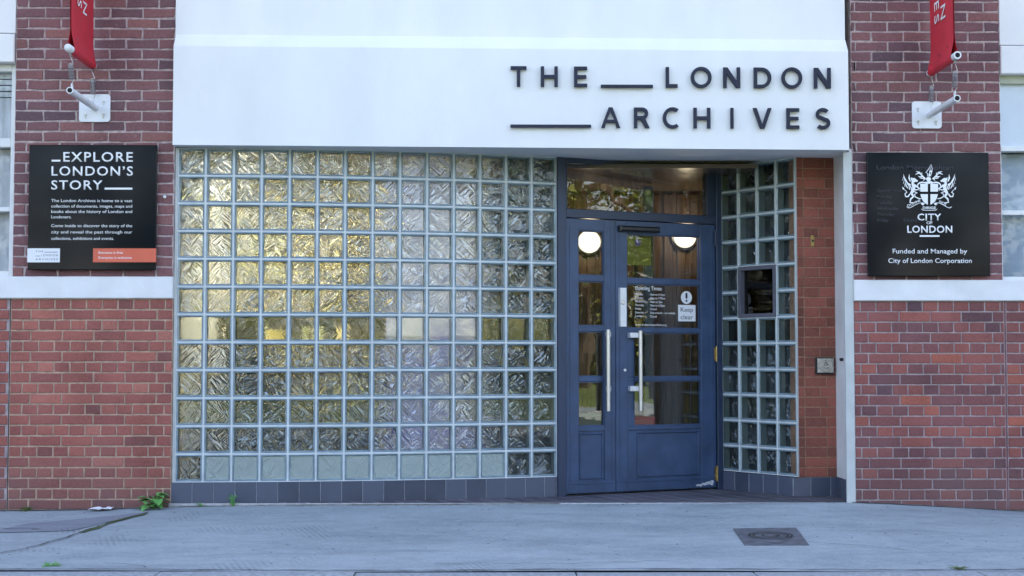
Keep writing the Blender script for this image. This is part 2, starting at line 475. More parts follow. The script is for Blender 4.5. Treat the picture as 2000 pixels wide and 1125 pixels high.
# outside
M['leaf'] = simple('sunlit_tree_leaf', (.1, .16, .02), .55, c2=(.2, .22, .03), scale=1.2)
M['leaf_dark'] = simple('dark_tree_leaf', (.04, .09, .02), .55, c2=(.09, .14, .03), scale=1.2)
M['leaf_bright'] = simple('yellow_green_hedge_leaf', (.2, .22, .03), .55, c2=(.36, .34, .05), scale=.5)
M['leaf_black'] = simple('yew_leaf', (.012, .026, .014), .6, c2=(.025, .045, .02), scale=1.2)
M['bark'] = simple('bark', (.1, .075, .05), .9, var=.3, scale=8, bump=.6, bscale=30)
M['grass'] = simple('lawn_grass', (.1, .16, .03), .9, c2=(.2, .24, .05), scale=3)
M['road'] = simple('road_asphalt', (.06, .06, .065), .9, var=.2, scale=6, bump=.5, bscale=150)
M['weed'] = simple('weed_leaf', (.1, .3, .07), .5, c2=(.17, .4, .1), scale=20)
M['moss'] = simple('moss', (.07, .12, .03), .95, c2=(.14, .17, .05), scale=60)
M['paper'] = simple('white_paper', (.8, .8, .8), .7, var=.05, scale=20)
M['crack'] = simple('crack_dirt', (.035, .035, .035), .95, var=.3, scale=30)
M['dirt'] = simple('wall_foot_dirt', (.09, .085, .075), .95, c2=(.2, .2, .19), scale=18)
M['grit'] = brick_mat('grit', [(0, (.05, .05, .045)), (.5, (.16, .13, .09)), (1, (.5, .5, .48))], 0, .9)
M['iron'] = simple('worn_iron_cover', (.15, .16, .175), .6, .3, var=.3, scale=14, bump=.4, bscale=70)
M['chip'] = simple('bare_chipped_paint', (.55, .58, .6), .8, var=.2, scale=30)

def pavement_mat(name, base, dark):
    m, n, l, p = newmat(name)
    tc = n.new('ShaderNodeTexCoord')
    def noise(s, d=6, rough=.6, mp=None):
        t = n.new('ShaderNodeTexNoise'); t.inputs['Scale'].default_value = s; t.inputs['Detail'].default_value = d
        t.inputs['Roughness'].default_value = rough
        if mp:
            q = n.new('ShaderNodeMapping'); q.inputs['Scale'].default_value = mp; l.new(tc.outputs['Object'], q.inputs[0]); l.new(q.outputs[0], t.inputs['Vector'])
        else: l.new(tc.outputs['Object'], t.inputs['Vector'])
        return t.outputs['Fac']
    big = noise(1.1, 5, .6, (.6, 1.4, 1)); fine = noise(48, 5, .85); mid = noise(9, 5, .7)
    def mad(a, k, b):
        q = n.new('ShaderNodeMath'); q.operation = 'MULTIPLY_ADD'; q.inputs[1].default_value = k
        l.new(a, q.inputs[0])
        if b is None: q.inputs[2].default_value = 0
        else: l.new(b, q.inputs[2])
        return q.outputs[0]
    s = mad(big, .8, None); s = mad(fine, .8, s); s = mad(mid, .45, s)
    r = n.new('ShaderNodeValToRGB'); r.color_ramp.elements[0].position = .62; r.color_ramp.elements[1].position = 1.2 - .02
    r.color_ramp.elements[1].position = 1.0
    mr = n.new('ShaderNodeMapRange'); mr.inputs['From Min'].default_value = .72; mr.inputs['From Max'].default_value = 1.34
    l.new(s, mr.inputs['Value'])
    r.color_ramp.elements[0].position = .15; r.color_ramp.elements[1].position = .85
    r.color_ramp.elements[0].color = c4(dark); r.color_ramp.elements[1].color = c4(base)
    l.new(mr.outputs[0], r.inputs[0])
    # small dark pits and pale chips
    v = n.new('ShaderNodeTexVoronoi'); v.inputs['Scale'].default_value = 11
    l.new(tc.outputs['Object'], v.inputs['Vector'])
    lt = n.new('ShaderNodeMath'); lt.operation = 'LESS_THAN'; lt.inputs[1].default_value = .1
    l.new(v.outputs['Distance'], lt.inputs[0])
    gt = n.new('ShaderNodeMath'); gt.operation = 'MULTIPLY'
    sep = n.new('ShaderNodeSeparateColor'); l.new(v.outputs['Color'], sep.inputs[0])
    g2 = n.new('ShaderNodeMath'); g2.operation = 'GREATER_THAN'; g2.inputs[1].default_value = .8
    l.new(sep.outputs[0], g2.inputs[0]); l.new(lt.outputs[0], gt.inputs[0]); l.new(g2.outputs[0], gt.inputs[1])
    mx = n.new('ShaderNodeMix'); mx.data_type = 'RGBA'; mx.inputs['B'].default_value = (.07, .07, .07, 1)
    l.new(gt.outputs[0], mx.inputs['Factor']); l.new(r.outputs[0], mx.inputs['A'])
    # pale chewing gum and scuff marks, darker drag stains
    v2 = n.new('ShaderNodeTexVoronoi'); v2.inputs['Scale'].default_value = 3.1
    l.new(tc.outputs['Object'], v2.inputs['Vector'])
    g3 = n.new('ShaderNodeMath'); g3.operation = 'LESS_THAN'; g3.inputs[1].default_value = .045; l.new(v2.outputs['Distance'], g3.inputs[0])
    mg = n.new('ShaderNodeMix'); mg.data_type = 'RGBA'; mg.inputs['B'].default_value = (.5, .53, .54, 1)
    g4 = n.new('ShaderNodeMath'); g4.operation = 'MULTIPLY'; g4.inputs[1].default_value = .55; l.new(g3.outputs[0], g4.inputs[0])
    l.new(g4.outputs[0], mg.inputs['Factor']); l.new(mx.outputs['Result'], mg.inputs['A'])
    st_ = noise(2.4, 7, .72, (.35, 1.7, 1)); rs = n.new('ShaderNodeMapRange'); rs.inputs['From Min'].default_value = .53; rs.inputs['From Max'].default_value = .7
    rs.inputs['To Max'].default_value = .5; l.new(st_, rs.inputs['Value'])
    ms_ = n.new('ShaderNodeMix'); ms_.data_type = 'RGBA'; ms_.inputs['B'].default_value = (dark[0] * .72, dark[1] * .72, dark[2] * .72, 1)
    l.new(rs.outputs[0], ms_.inputs['Factor']); l.new(mg.outputs['Result'], ms_.inputs['A'])
    col_out = ms_.outputs['Result']
    p.inputs['Roughness'].default_value = .85; p.inputs['Specular IOR Level'].default_value = .3
    # roller / tread imprint: short grooves that come and go
    w = n.new('ShaderNodeTexWave'); w.wave_type = 'BANDS'; w.bands_direction = 'X'; w.inputs['Scale'].default_value = 9; w.inputs['Distortion'].default_value = .6
    q = n.new('ShaderNodeMapping'); q.inputs['Rotation'].default_value = (0, 0, R(-18)); l.new(tc.outputs['Object'], q.inputs[0]); l.new(q.outputs[0], w.inputs['Vector'])
    msk = noise(2.2, 3, .5); rm = n.new('ShaderNodeMapRange'); rm.inputs['From Min'].default_value = .55; rm.inputs['From Max'].default_value = .68
    l.new(msk, rm.inputs['Value'])
    wm = n.new('ShaderNodeMath'); wm.operation = 'MULTIPLY'; l.new(w.outputs['Fac'], wm.inputs[0]); l.new(rm.outputs[0], wm.inputs[1])
    mw = n.new('ShaderNodeMix'); mw.data_type = 'RGBA'; mw.inputs['B'].default_value = (dark[0] * .7, dark[1] * .7, dark[2] * .7, 1)
    wk = n.new('ShaderNodeMath'); wk.operation = 'MULTIPLY'; wk.inputs[1].default_value = .4; l.new(wm.outputs[0], wk.inputs[0])
    l.new(wk.outputs[0], mw.inputs['Factor']); l.new(col_out, mw.inputs['A']); l.new(mw.outputs['Result'], p.inputs['Base Color'])
    hh = mad(wm.outputs[0], 1.3, fine)
    b = n.new('ShaderNodeBump'); b.inputs['Strength'].default_value = .45; b.inputs['Distance'].default_value = .006
    l.new(hh, b.inputs['Height']); l.new(b.outputs[0], p.inputs['Normal'])
    return m
M['pave'] = pavement_mat('pavement_asphalt', (.41, .465, .47), (.25, .29, .3))
M['pave_patch'] = pavement_mat('patched_asphalt', (.27, .29, .32), (.2, .215, .24))
M['kerb'] = simple('granite_kerb', (.3, .33, .34), .85, var=.25, scale=35, bump=.5, bscale=90)

# ------------------------------------------------------------------ lettering
def text_mesh(parent, name, s, fr, x0, zb, width=None, cap=None, mat=None, bold=0.0, thick=.0008, d=0.0, align='L', rot=0, spacing=1.0):
    cu = bpy.data.curves.new('txt', 'FONT')
    cu.body = s
    cu.size = 1
    cu.offset = bold
    cu.space_character = spacing
    cu.resolution_u = 3
    cu.fill_mode = 'FRONT'
    ob = bpy.data.objects.new('txt', cu)
    col.objects.link(ob)
    dg = bpy.context.evaluated_depsgraph_get()
    dg.update()
    me = bpy.data.meshes.new_from_object(ob.evaluated_get(dg))
    bpy.data.objects.remove(ob)
    bpy.data.curves.remove(cu)
    me.name = name
    xs = [v.co.x for v in me.vertices]
    mnx, mxx = min(xs), max(xs)
    CAPH = 0.729
    sy = cap / CAPH
    sx = (width / (mxx - mnx)) if width else sy
    ca, sa = math.cos(rot), math.sin(rot)
    W = (mxx - mnx) * sx
    for v in me.vertices:
        X = (v.co.x - mnx) * sx; Y = v.co.y * sy
        if align == 'C': X -= W / 2
        if align == 'R': X -= W
        X, Y = ca * X - sa * Y, sa * X + ca * Y
        v.co = fr(x0 + X, d, zb + Y)
    bm = bmesh.new(); bm.from_mesh(me)
    # solid: extrude outwards by "thick"
    g = bmesh.ops.extrude_face_region(bm, geom=bm.faces[:])
    vs_ = [e for e in g['geom'] if isinstance(e, bmesh.types.BMVert)]
    bmesh.ops.translate(bm, vec=fr.n * thick, verts=vs_)
    bmesh.ops.recalc_face_normals(bm, faces=bm.faces)
    bm.to_mesh(me); bm.free()
    me.materials.clear(); me.materials.append(mat or M['text_white'])
    o = bpy.data.objects.new(name, me)
    col.objects.link(o)
    if parent is not None: attach(o, parent)
    return o

# ------------------------------------------------------------------ brickwork
def bricks(mb, fr, s0, s1, z0, z1, bond, rng, course=.075, jit=.0012, joint=.010, phase=0., clip=True, mean=.5, spread=.5, first='H'):
    n = int(round((z1 - z0) / course + .0001))
    for i in range(n):
        za = z1 - (i + 1) * course + joint / 2; zb = z1 - i * course - joint / 2
        if bond == 'stretcher':
            unit = .235; off = (phase + (.5 * unit if i % 2 else 0)) % unit
        else:
            hd = (i % 2 == 0) == (first == 'H')
            unit = .1125 if hd else .225
            off = (phase + (0.028 if hd else 0.084)) % unit
        x = s0 - unit + off - (unit if off > unit else 0)
        while x < s1:
            a = max(x, s0); b = min(x + unit, s1)
            x += unit
            if b - a < .022: continue
            a += joint / 2; b -= joint / 2
            rv = min(1, max(0, mean + spread * (rng.random() * 2 - 1) * (1 if rng.random() < .3 else .6)))
            j = lambda: rng.uniform(-jit, jit)
            dd = rng.uniform(-.0015, .0015)
            e = .0035
            O = [(a + j(), za + j()), (b + j(), za + j()), (b + j(), zb + j()), (a + j(), zb + j())]
            mx_, mz_ = (a + b) / 2, (za + zb) / 2
            # a mid point on the long edges keeps outlines from being ruler straight
            k1 = (mx_ + j() * 5, za + j()); k2 = (mx_ + j() * 5, zb + j())
            O = [O[0], k1, O[1], O[2], k2, O[3]]
            I = [(px + (e if px < mx_ - .001 else -e if px > mx_ + .001 else 0), pz + (e if pz < mz_ else -e)) for px, pz in O]
            I[1] = (O[1][0], O[1][1] + e); I[4] = (O[4][0], O[4][1] - e)
            p = [fr(q[0], -.016, q[1]) for q in O] + [fr(q[0], -.003 + dd, q[1]) for q in O] + [fr(q[0], dd, q[1]) for q in I]
            f = [(12, 13, 16, 17), (13, 14, 15, 16)]
            for k in range(6):
                l2 = (k + 1) % 6
                f += [(k, l2, 6 + l2, 6 + k), (6 + k, 6 + l2, 12 + l2, 12 + k)]
            mb.mesh(p, f, rv)

# =================================================================== BUILDING
building = empty('archive_building', (0.06, 0, 0),
                 'brick archive building front with white fascia, glass block walls and navy entrance doors', 'building')
rng = random.Random(4)
XL0, XL1 = -6.2, -2.366          # left brick front
XR0, XR1 = 2.523, 6.3            # right brick front
WL1, WR0 = -3.519, 3.609         # window edges
# lower walls
mb = MB(); bricks(mb, WF, -3.522, XL1, -.15, 1.5, 'english', rng, phase=.06, joint=.0118, jit=.0018)
mb.build('lower_brick_wall', M['brick_red'], building)
mb = MB(); mb.box(-3.522, XL1, -.3, -.0055, -.2, 1.52); mb.build('mortar_joints', M['mortar_tan'], building)
mb = MB(); bricks(mb, WF, -5.6, -3.53, -.15, 1.5, 'english', rng, phase=.0)
mb.build('lower_brick_wall', M['brick_red'], building)
mb = MB(); mb.box(-6.2, -3.53, -.3, -.0075, -.2, 1.52); mb.build('mortar_joints', M['mortar_pale'], building)
mb = MB(); mb.box(-3.5305, -3.5215, -.3, -.009, -.2, 1.5); mb.build('movement_joint', M['crack'], building)
mb = MB(); bricks(mb, WF, XR0, 3.612, -.16, 1.4869, 'english', rng, phase=.02, first='H')
mb.build('lower_brick_wall', M['brick_mixed'], building)
mb = MB(); mb.box(XR0, 3.612, -.3, -.0065, -.2, 1.51); mb.build('mortar_joints', M['mortar_pale'], building)
mb = MB(); bricks(mb, WF, 3.624, 5.6, -.16, 1.4869, 'english', rng, phase=.07)
mb.build('lower_brick_wall', M['brick_mixed'], building)
mb = MB(); mb.box(3.624, 6.3, -.3, -.0065, -.2, 1.51); mb.build('mortar_joints', M['mortar_pale'], building)
mb = MB(); mb.box(3.612, 3.624, -.3, -.0075, -.2, 1.49); mb.build('movement_joint', M['brick_dark'], building)
# upper piers
mb = MB(); bricks(mb, WF, WL1, XL1, 1.655, 4.13, 'stretcher', rng, jit=.0038, joint=.013, phase=.09, mean=.5)
mb.build('upper_brick_pier', M['brick_dark'], building)
mb = MB(); mb.box(WL1 + .004, XL1, -.3, -.0045, 1.655, 4.13); mb.build('mortar_joints', M['mortar_grey'], building)
mb = MB(); bricks(mb, WF, XR0, WR0, 1.635, 4.036, 'stretcher', rng, course=.0735, jit=.0038, joint=.012, phase=.15, mean=.45)
mb.build('upper_brick_pier', M['brick_dark'], building)
mb = MB(); mb.box(XR0, WR0 - .004, -.3, -.0045, 1.635, 4.036); mb.build('mortar_joints', M['mortar_grey'], building)
# painted sill bands, slightly proud
mb = MB(); mb.box(-6.2, -2.364, -.3, .022, 1.503, 1.66, bev=.006); mb.build('sill_band', M['sill_white'], building)
mb = MB(); mb.box(2.522, 6.3, -.3, .022, 1.4885, 1.64, bev=.006); mb.build('sill_band', M['sill_white'], building)

# fascia: upper render, chamfer, hanging front
xa, xb = -2.36, 2.478
def slope_box(mb, prof, xa, xb, dz):
    """extrude a profile of (y, z) along x, the right end lower by dz"""
    n = len(prof)
    p = [Vector((xa, y, z)) for y, z in prof] + [Vector((xb, y, z - dz)) for y, z in prof]
    f = [(i, (i + 1) % n, n + (i + 1) % n, n + i) for i in range(n)] + [tuple(range(n - 1, -1, -1)), tuple(range(n, 2 * n))]
    mb.mesh(p, f)
mb = MB(); slope_box(mb, [(-.022, 3.38), (-.022, 4.6), (.25, 4.6), (.25, 3.38)], xa - .004, xb - .002, .0)
mb.build('upper_render', M['white'], building)
mb = MB()
mb_prof = [(-.1, 2.596), (-.1, 3.304), (-.094, 3.314), (-.02, 3.412), (.2, 3.412), (.2, 2.640), (.0, 2.640), (-.045, 2.6)]
slope_box(mb, [(-.1, 2.596), (-.1, 3.306), (-.097, 3.314), (-.021, 3.41), (.2, 3.41), (.2, 2.596)], xa, xb, .028)
fascia = mb.build('fascia', M['white'], building)
# soffit over the recess
mb = MB(); mb.box(-2.42, 2.6, -1.6, -.205, 2.592, 2.64); mb.build('soffit', M['white'], building)

# ---------------------------------------------------------------- glass block screens
def chain_left():
    a, b, c = .0289, .2022, .1103
    x, y = -2.3464, .0235
    out = [(x, y)]
    for i in range(14):
        s = (i + .5) / 14
        th = a + b * s + c * s * s
        x += .2 * math.cos(th); y += .2 * math.sin(th)
        out.append((x, y))
    return out
CH = chain_left()
RS = (1.733, 1.104); RTH = -.9475
CR = [(RS[0] + .2 * i * math.cos(RTH), RS[1] + .2 * i * math.sin(RTH)) for i in range(5)]
ZT = 2.5915

def block_screen(name, chain, nrows, clear_rows=(), skip=(), seed=1, haze=()):
    root = empty(name, (chain[0][0], chain[0][1], .19), parent=building)
    rg = random.Random(seed)
    mort, rim, wall, face = MB(), MB(), MB(), MB()
    pat, clr, hzy = MB(), MB(), MB(); pat.uv = []; clr.uv = []; hzy.uv = []
    J, RW, PW, DEP = .0065, .0125, .0, .072
    for i in range(len(chain) - 1):
        p0, p1 = Vector((*chain[i], 0)), Vector((*chain[i + 1], 0))
        u = (p1 - p0).normalized(); nrm = Vector((u.y, -u.x, 0))
        fr = Fr(p0, u, nrm)
        W = .2
        for k in range(nrows):
            zt = ZT - .2 * k; zb = zt - .2
            if (i, k) in skip: continue
            # mortar: front joint ring of the cell
            o = [(0, zb), (W, zb), (W, zt), (0, zt)]
            a = [(J, zb + J), (W - J, zb + J), (W - J, zt - J), (J, zt - J)]
            e1 = J + .004; e2 = J + RW
            b = [(e1, zb + e1), (W - e1, zb + e1), (W - e1, zt - e1), (e1, zt - e1)]
            c = [(e2, zb + e2), (W - e2, zb + e2), (W - e2, zt - e2), (e2, zt - e2)]
            P = lambda L, d: [fr(x, d, z) for x, z in L]
            def ring(mbx, A, B, r=.5):
                mbx.mesh(A + B, [(q, (q + 1) % 4, 4 + (q + 1) % 4, 4 + q) for q in range(4)], r)
            ring(mort, P(o, 0), P(a, -.0015))
            rv = rg.random()
            ring(rim, P(a, -.0015), P(b, .002), rv)
            ring(rim, P(b, .002), P(c, -.007), rv)
            ring(wall, P(c, -.007), P(c, -DEP), rv)
            face.face(P(c, -.0072), rv)
            t = clr if k in clear_rows else hzy if (i, k) in haze else pat
            t.face(P(c, -.02 if t is hzy else -DEP + .0005), rv)
            fl = rg.random() < .5
            q = [(0, 0), (1, 0), (1, 1), (0, 1)]
            if fl: q = [(1 - x, y) for x, y in q]
            t.uv.append(q)
            # joint body behind, so nothing shows between two blocks
            e = e2 - .0004
            d_ = [(e, zb + e), (W - e, zb + e), (W - e, zt - e), (e, zt - e)]
            ring(mort, P(o, -DEP - .002), P(d_, -DEP - .002))
    mort.build('mortar_grid', M['block_mortar'], root, fix=False)
    rim.build('block_rims', M['block_rim'], root, fix=False)
    wall.build('block_sides', M['block_wall'], root, fix=False)
    face.build('block_faces', M['block_face'], root, fix=False)
    pat.build('crinkled_glass_blocks', M['block_pattern'], root, fix=False)
    if hzy.f: hzy.build('limescaled_glass_blocks', M['block_frost'], root, fix=False)
    if clr.f: clr.build('clear_glass_blocks', M['block_clear'], root, fix=False)
    return root
scrL = block_screen('glass_block_screen', CH, 12, (6,), seed=3, haze={(i, 11) for i in range(1, 12)})
scrR = block_screen('glass_block_screen', CR, 12, (6,), {(1, 4), (1, 5), (2, 4), (2, 5)}, seed=8)
# end strips of the screens
def strip(fr, s0, s1, d0, d1, z0, z1, mat, name, parent, bev=.002):
    m_ = MB(); m_.box(s0, s1, d0, d1, z0, z1, fr, bev); return m_.build(name, mat, parent)
fA = Fr((*CH[0], 0), (1, .03, 0), (0.03, -1, 0))
strip(fA, -.018, -.001, -.1, .004, .19, ZT, M['trim'], 'edge_strip', building)
pe = Vector((*CH[-1], 0)); ue = (pe - Vector((*CH[-2], 0))).normalized()
fE = Fr(pe, ue, (ue.y, -ue.x, 0))
uR = Vector((math.cos(RTH), math.sin(RTH), 0)); nR = Vector((uR.y, -uR.x, 0))
fR = Fr((*CR[0], 0), uR, nR)
strip(fR, .801, .807, -.012, .006, .19, ZT, M['trim'], 'edge_strip', building)
strip(fR, -.03, -.001, -.08, .004, .19, ZT, M['trim'], 'edge_strip', building)
# reception hatch set in the right hand screen
zt4 = ZT - .8; zb6 = ZT - 1.2
hatch = empty('hatch_window', tuple(fR(.2, 0, zb6)), parent=building)
mbf = MB()
mbf.box(.2, .6, -.08, .006, zt4 - .03, zt4, fR); mbf.box(.2, .6, -.08, .006, zb6, zb6 + .03, fR)
mbf.box(.2, .23, -.08, .006, zb6 + .03, zt4 - .03, fR); mbf.box(.57, .6, -.08, .006, zb6 + .03, zt4 - .03, fR)
M['hatch'] = simple('grey_violet_frame_paint', (.1, .1, .125), .5, var=.1, scale=6)
mbf.build('frame', M['hatch'], hatch)
mbf = MB(); mbf.box(.23, .57, -.04, -.036, zb6 + .03, zt4 - .03, fR)
mbf.build('pane', M['door_glass'], hatch)

# plinth of dark tiles under both screens and the pier
def plinth(name, pts, z0, z1, seed, proud=.006):
    rg = random.Random(seed)
    t, g = MB(), MB()
    acc = []
    for i in range(len(pts) - 1):
        p0, p1 = Vector((*pts[i], 0)), Vector((*pts[i + 1], 0))
        L = (p1 - p0).length; acc.append((p0, p1, L))
    tw = .1515
    for p0, p1, L in acc:
        u = (p1 - p0).normalized(); fr = Fr(p0, u, (u.y, -u.x, 0))
        g.box(-.0, L, -.1, proud - .003, z0 - .1, z1, fr)
    return t, g, acc
def path_pts(pts, step):
    """resample a polyline at a fixed step"""
    P = [Vector((*p, 0)) for p in pts]
    out = [P[0].copy()]; i = 0; cur = P[0].copy(); need = step
    while i < len(P) - 1:
        seg = P[i + 1] - cur
        if seg.length >= need:
            cur = cur + seg.normalized() * need; out.append(cur.copy()); need = step
        else:
            need -= seg.length; cur = P[i + 1].copy(); i += 1
    if (P[-1] - out[-1]).length > .02: out.append(P[-1].copy())
    return out
def plinth_run(pts, z0, z1, seed, step=.1515):
    rg = random.Random(seed)
    t, g = MB(), MB()
    Q = path_pts(pts, step)
    for a, b in zip(Q, Q[1:]):
        L = (b - a).length; u = (b - a).normalized(); fr = Fr(a, u, (u.y, -u.x, 0))
        g.box(0, L, -.09, .0035, z0 - .1, z1 - .002, fr)
        t.box(.0022, L - .0022, -.08, .007 + rg.uniform(-.0006, .0006), z0 - .05, z1, fr, bev=.003, r=rg.random())
    t.build('plinth_tiles', M['tile'], building)
    g.build('plinth_grout', M['grout'], building)
plinth_run([(-2.372, .018)] + CH[1:] , .03, .1905, 5)
PIER = [(2.2, .456), (2.268, .478), (2.508, .498)]
plinth_run(CR + [PIER[0]] + PIER[1:], .045, .186, 6)

# pier of orange brick beside the right screen
mb = MB(); rg = random.Random(12)
p0, p1, p2 = [Vector((*q, 0)) for q in PIER]
fr1 = Fr(p0, p1 - p0, ((p1 - p0).y, -(p1 - p0).x, 0)); fr2 = Fr(p1, p2 - p1, ((p2 - p1).y, -(p2 - p1).x, 0))
L1, L2 = (p1 - p0).length, (p2 - p1).length
for i in range(33):
    zb = .186 + i * .075; zt = min(zb + .075, 2.592)
    def one(fr, a, b):
        r_ = rg.random(); mb.box(a + .004, b - .004, -.03, rg.uniform(-.001, .001), zb + .0045, zt - .0045, fr, .003, r_)
    one(fr1, 0.006, L1)
    cut = (.118, .165, .2)[i % 2 + (1 if i < 5 and i % 2 == 0 else 0) - (0)] if i < 6 else (.118, .168)[i % 2]
    one(fr2, 0, cut); one(fr2, cut, L2)
mb.build('entrance_pier', M['brick_orange'], building)
mb = MB(); mb.box(0.004, L1, -.1, -.0045, .186, 2.592, fr1); mb.box(-.004, L2, -.1, -.0045, .186, 2.592, fr2)
mb.build('mortar_joints', M['mortar_orange'], building)
# white reveal between pier and street front, and the pale metal trim
mb = MB(); mb.box(2.506, 2.523, -.56, -.012, .19, 2.592); mb.build('white_reveal', M['sill_white'], building)
mb = MB(); mb.box(2.458, 2.5215, -.012, .003, .03, 2.566, bev=.003); mb.build('trim_board', M['trim'], building)
plinth_run([(2.505, .495), (2.505, .02)], .045, .186, 9)

# ---------------------------------------------------------------- entrance doors
DA = Vector((.4035, .4862, 0)); DU = Vector((.90687, .42141, 0)); DN = Vector((DU.y, -DU.x, 0))
fD = Fr(DA, DU, DN)
DL = 1.466
ZF = .045
fm = MB()
fm.box(0.0, .068, -.09, .03, ZF, 2.592, fD, .004)
fm.box(1.415, DL, -.09, .03, ZF, 2.592, fD, .004)
fm.box(.068, 1.415, -.09, .03, 2.552, 2.592, fD, .004)
fm.box(.068, 1.415, -.09, .028, 2.138, 2.205, fD, .004)
fm.box(.068, .086, -.06, .012, 2.205, 2.552, fD, .002)
fm.box(1.343, 1.415, -.06, .012, 2.205, 2.552, fD, .002)
fm.box(.074, 1.41, -.1, -.06, ZF, ZF + .012, fD)
fm.build('door_frame', M['navy_dark'], building)
mb = MB(); mb.box(.086, 1.343, -.02, -.014, 2.205, 2.552, fD)
mb.build('transom_pane', M['door_glass'], building)

def leaf(name, s0, s1, panes, zb, zt, panel, parent):
    """panes: list of (a0, a1, z0, z1); builds stiles and rails round them"""
    root = empty(name, tuple(fD(s0, 0, zb)), parent=parent)
    b = MB()
    aL = min(p[0] for p in panes); aR = max(p[1] for p in panes)
    b.box(s0, aL, -.035, .012, zb, zt, fD, .003)
    b.box(aR, s1, -.035, .012, zb, zt, fD, .003)
    zs = sorted(panes, key=lambda p: -p[3])
    top = zt
    for (a0, a1, z0, z1) in zs:
        b.box(aL, aR, -.034, .0115, z1, top, fD, .003)
        if a0 > aL + .01: b.box(aL, a0, -.034, .0112, z0, z1, fD, .002)
        # glazing bead
        w = .008
        b.box(a0, a1, -.02, .002, z0, z0 + w, fD); b.box(a0, a1, -.02, .002, z1 - w, z1, fD)
        b.box(a0, a0 + w, -.02, .002, z0 + w, z1 - w, fD); b.box(a1 - w, a1, -.02, .002, z0 + w, z1 - w, fD)
        top = z0
    # solid lower part with a raised mould round a flush panel
    b.box(aL, aR, -.034, .0115, .545 - .02, top, fD, .003)
    b.box(aL, aR, -.03, .002, .15, .545 - .02, fD)
    b.box(aL, aR, -.034, .0115, zb, .15, fD, .003)
    p0, p1, q0, q1 = panel
    for (x0, x1, y0, y1) in ((p0, p1, q1 - .012, q1), (p0, p1, q0, q0 + .012), (p0, p0 + .012, q0 + .012, q1 - .012), (p1 - .012, p1, q0 + .012, q1 - .012)):
        b.box(x0, x1, .002, .0135, y0, y1, fD, .004)
    b.box(s0 + .01, s1 - .01, .0118, .017, .128, .146, fD, .002)
    # vertical beads on the stiles
    for x in (s0 + .035, s1 - .035):
        b.box(x - .004, x + .004, .0118, .0155, .15, zt - .05, fD, .001)
    b.build('leaf_frame', M['navy'], root)
    for (a0, a1, z0, z1) in zs:
        g = MB(); g.box(a0 + .001, a1 - .001, -.018, -.013, z0 + .001, z1 - .001, fD)
        g.build('pane', M['door_glass'], root)
    return root
ldoor = leaf('door_leaf', .073, .499, [(.179, .405, 1.705, 2.046), (.179, .405, 1.321, 1.661), (.179, .405, .937, 1.28), (.179, .405, .563, .899)], .06, 2.134, (.192, .392, .165, .51), building)
rdoor = leaf('door_leaf', .503, 1.41, [(.604, 1.266, 1.69, 2.035), (.604, 1.268, 1.307, 1.651), (.665, 1.274, .931, 1.275), (.665, 1.274, .556, .902)], .06, 2.134, (.69, 1.25, .165, .51), building)
# pull handles
def bar(root, s, z0, z1, side):
    h = MB()
    h.tube([fD(s, .062, z0), fD(s, .062, z1)], .017, 16)
    h.build('pull_handle', M['steel'], root, smooth=False)
    for z in (z1 - .035, z0 + .19 - .02):
        st = MB()
        st.box(min(s, s + side), max(s, s + side), .02, .055, z - .02, z + .02, fD, .003)
        st.box(min(s + side * .4, s + side), max(s + side * .4, s + side), .0116, .021, z - .02, z + .02, fD)
        st.build('handle_bracket', M['steel_plate'], root)
bar(ldoor, .409, .676, 1.294, .03)
bar(rdoor, .693, .674, 1.288, -.085)
h = MB(); h.box(.531, .598, .0116, .0145, 1.319, 1.617, fD, .001)
lp = h.build('lock_plate', M['steel_plate'], rdoor)
h = MB(); h.lathe([(.018, .0146), (.018, .019), (.015, .021), (.002, .021)], Fr(fD(.566, 0, 1.504), DU, DN), 18); h.build('lock_cylinder', M['steel'], rdoor)
for z in (1.33, 1.606):
    for s in (.537, .592):
        pass
h = MB(); h.lathe([(.011, .012), (.011, .024), (.002, .025)], Fr(fD(.578, 0, .985), DU, DN), 14); h.build('latch_knob', M['steel_plate'], rdoor)
h = MB(); h.box(.524, .881, .0117, .06, 2.05, 2.093, fD, .012); h.build('door_closer', M['black'], rdoor)
def hinge(root, s, z, mat, hh=.06):
    h = MB(); h.tube([fD(s, .025, z - hh), fD(s, .025, z + hh)], .0085, 10); h.box(s - .016, s + .016, .0118, .02, z - hh * .8, z + hh * .8, fD)
    h.build('hinge', mat, root)
hinge(rdoor, 1.409, 1.11, M['brass']); hinge(rdoor, 1.409, .17, M['brass']); hinge(rdoor, 1.409, 2.03, M['navy_dark'])
hinge(ldoor, .074, 1.11, M['navy']); hinge(ldoor, .074, .17, M['navy']); hinge(ldoor, .074, 1.95, M['navy'])
rg = random.Random(2)
h = MB()
for k in range(26):
    s = 1.23 + .15 * rg.random(); z = .078 + (.035 * rg.random()) * (s - 1.2) / .17
    a = [(s + rg.uniform(.006, .02) * math.cos(t), z + rg.uniform(.003, .008) * math.sin(t)) for t in [i * 1.05 for i in range(6)]]
    h.prism(a, .0116 + k * .00006, .0124 + k * .00006, fD)
h.build('chipped_paint', M['chip'], rdoor)

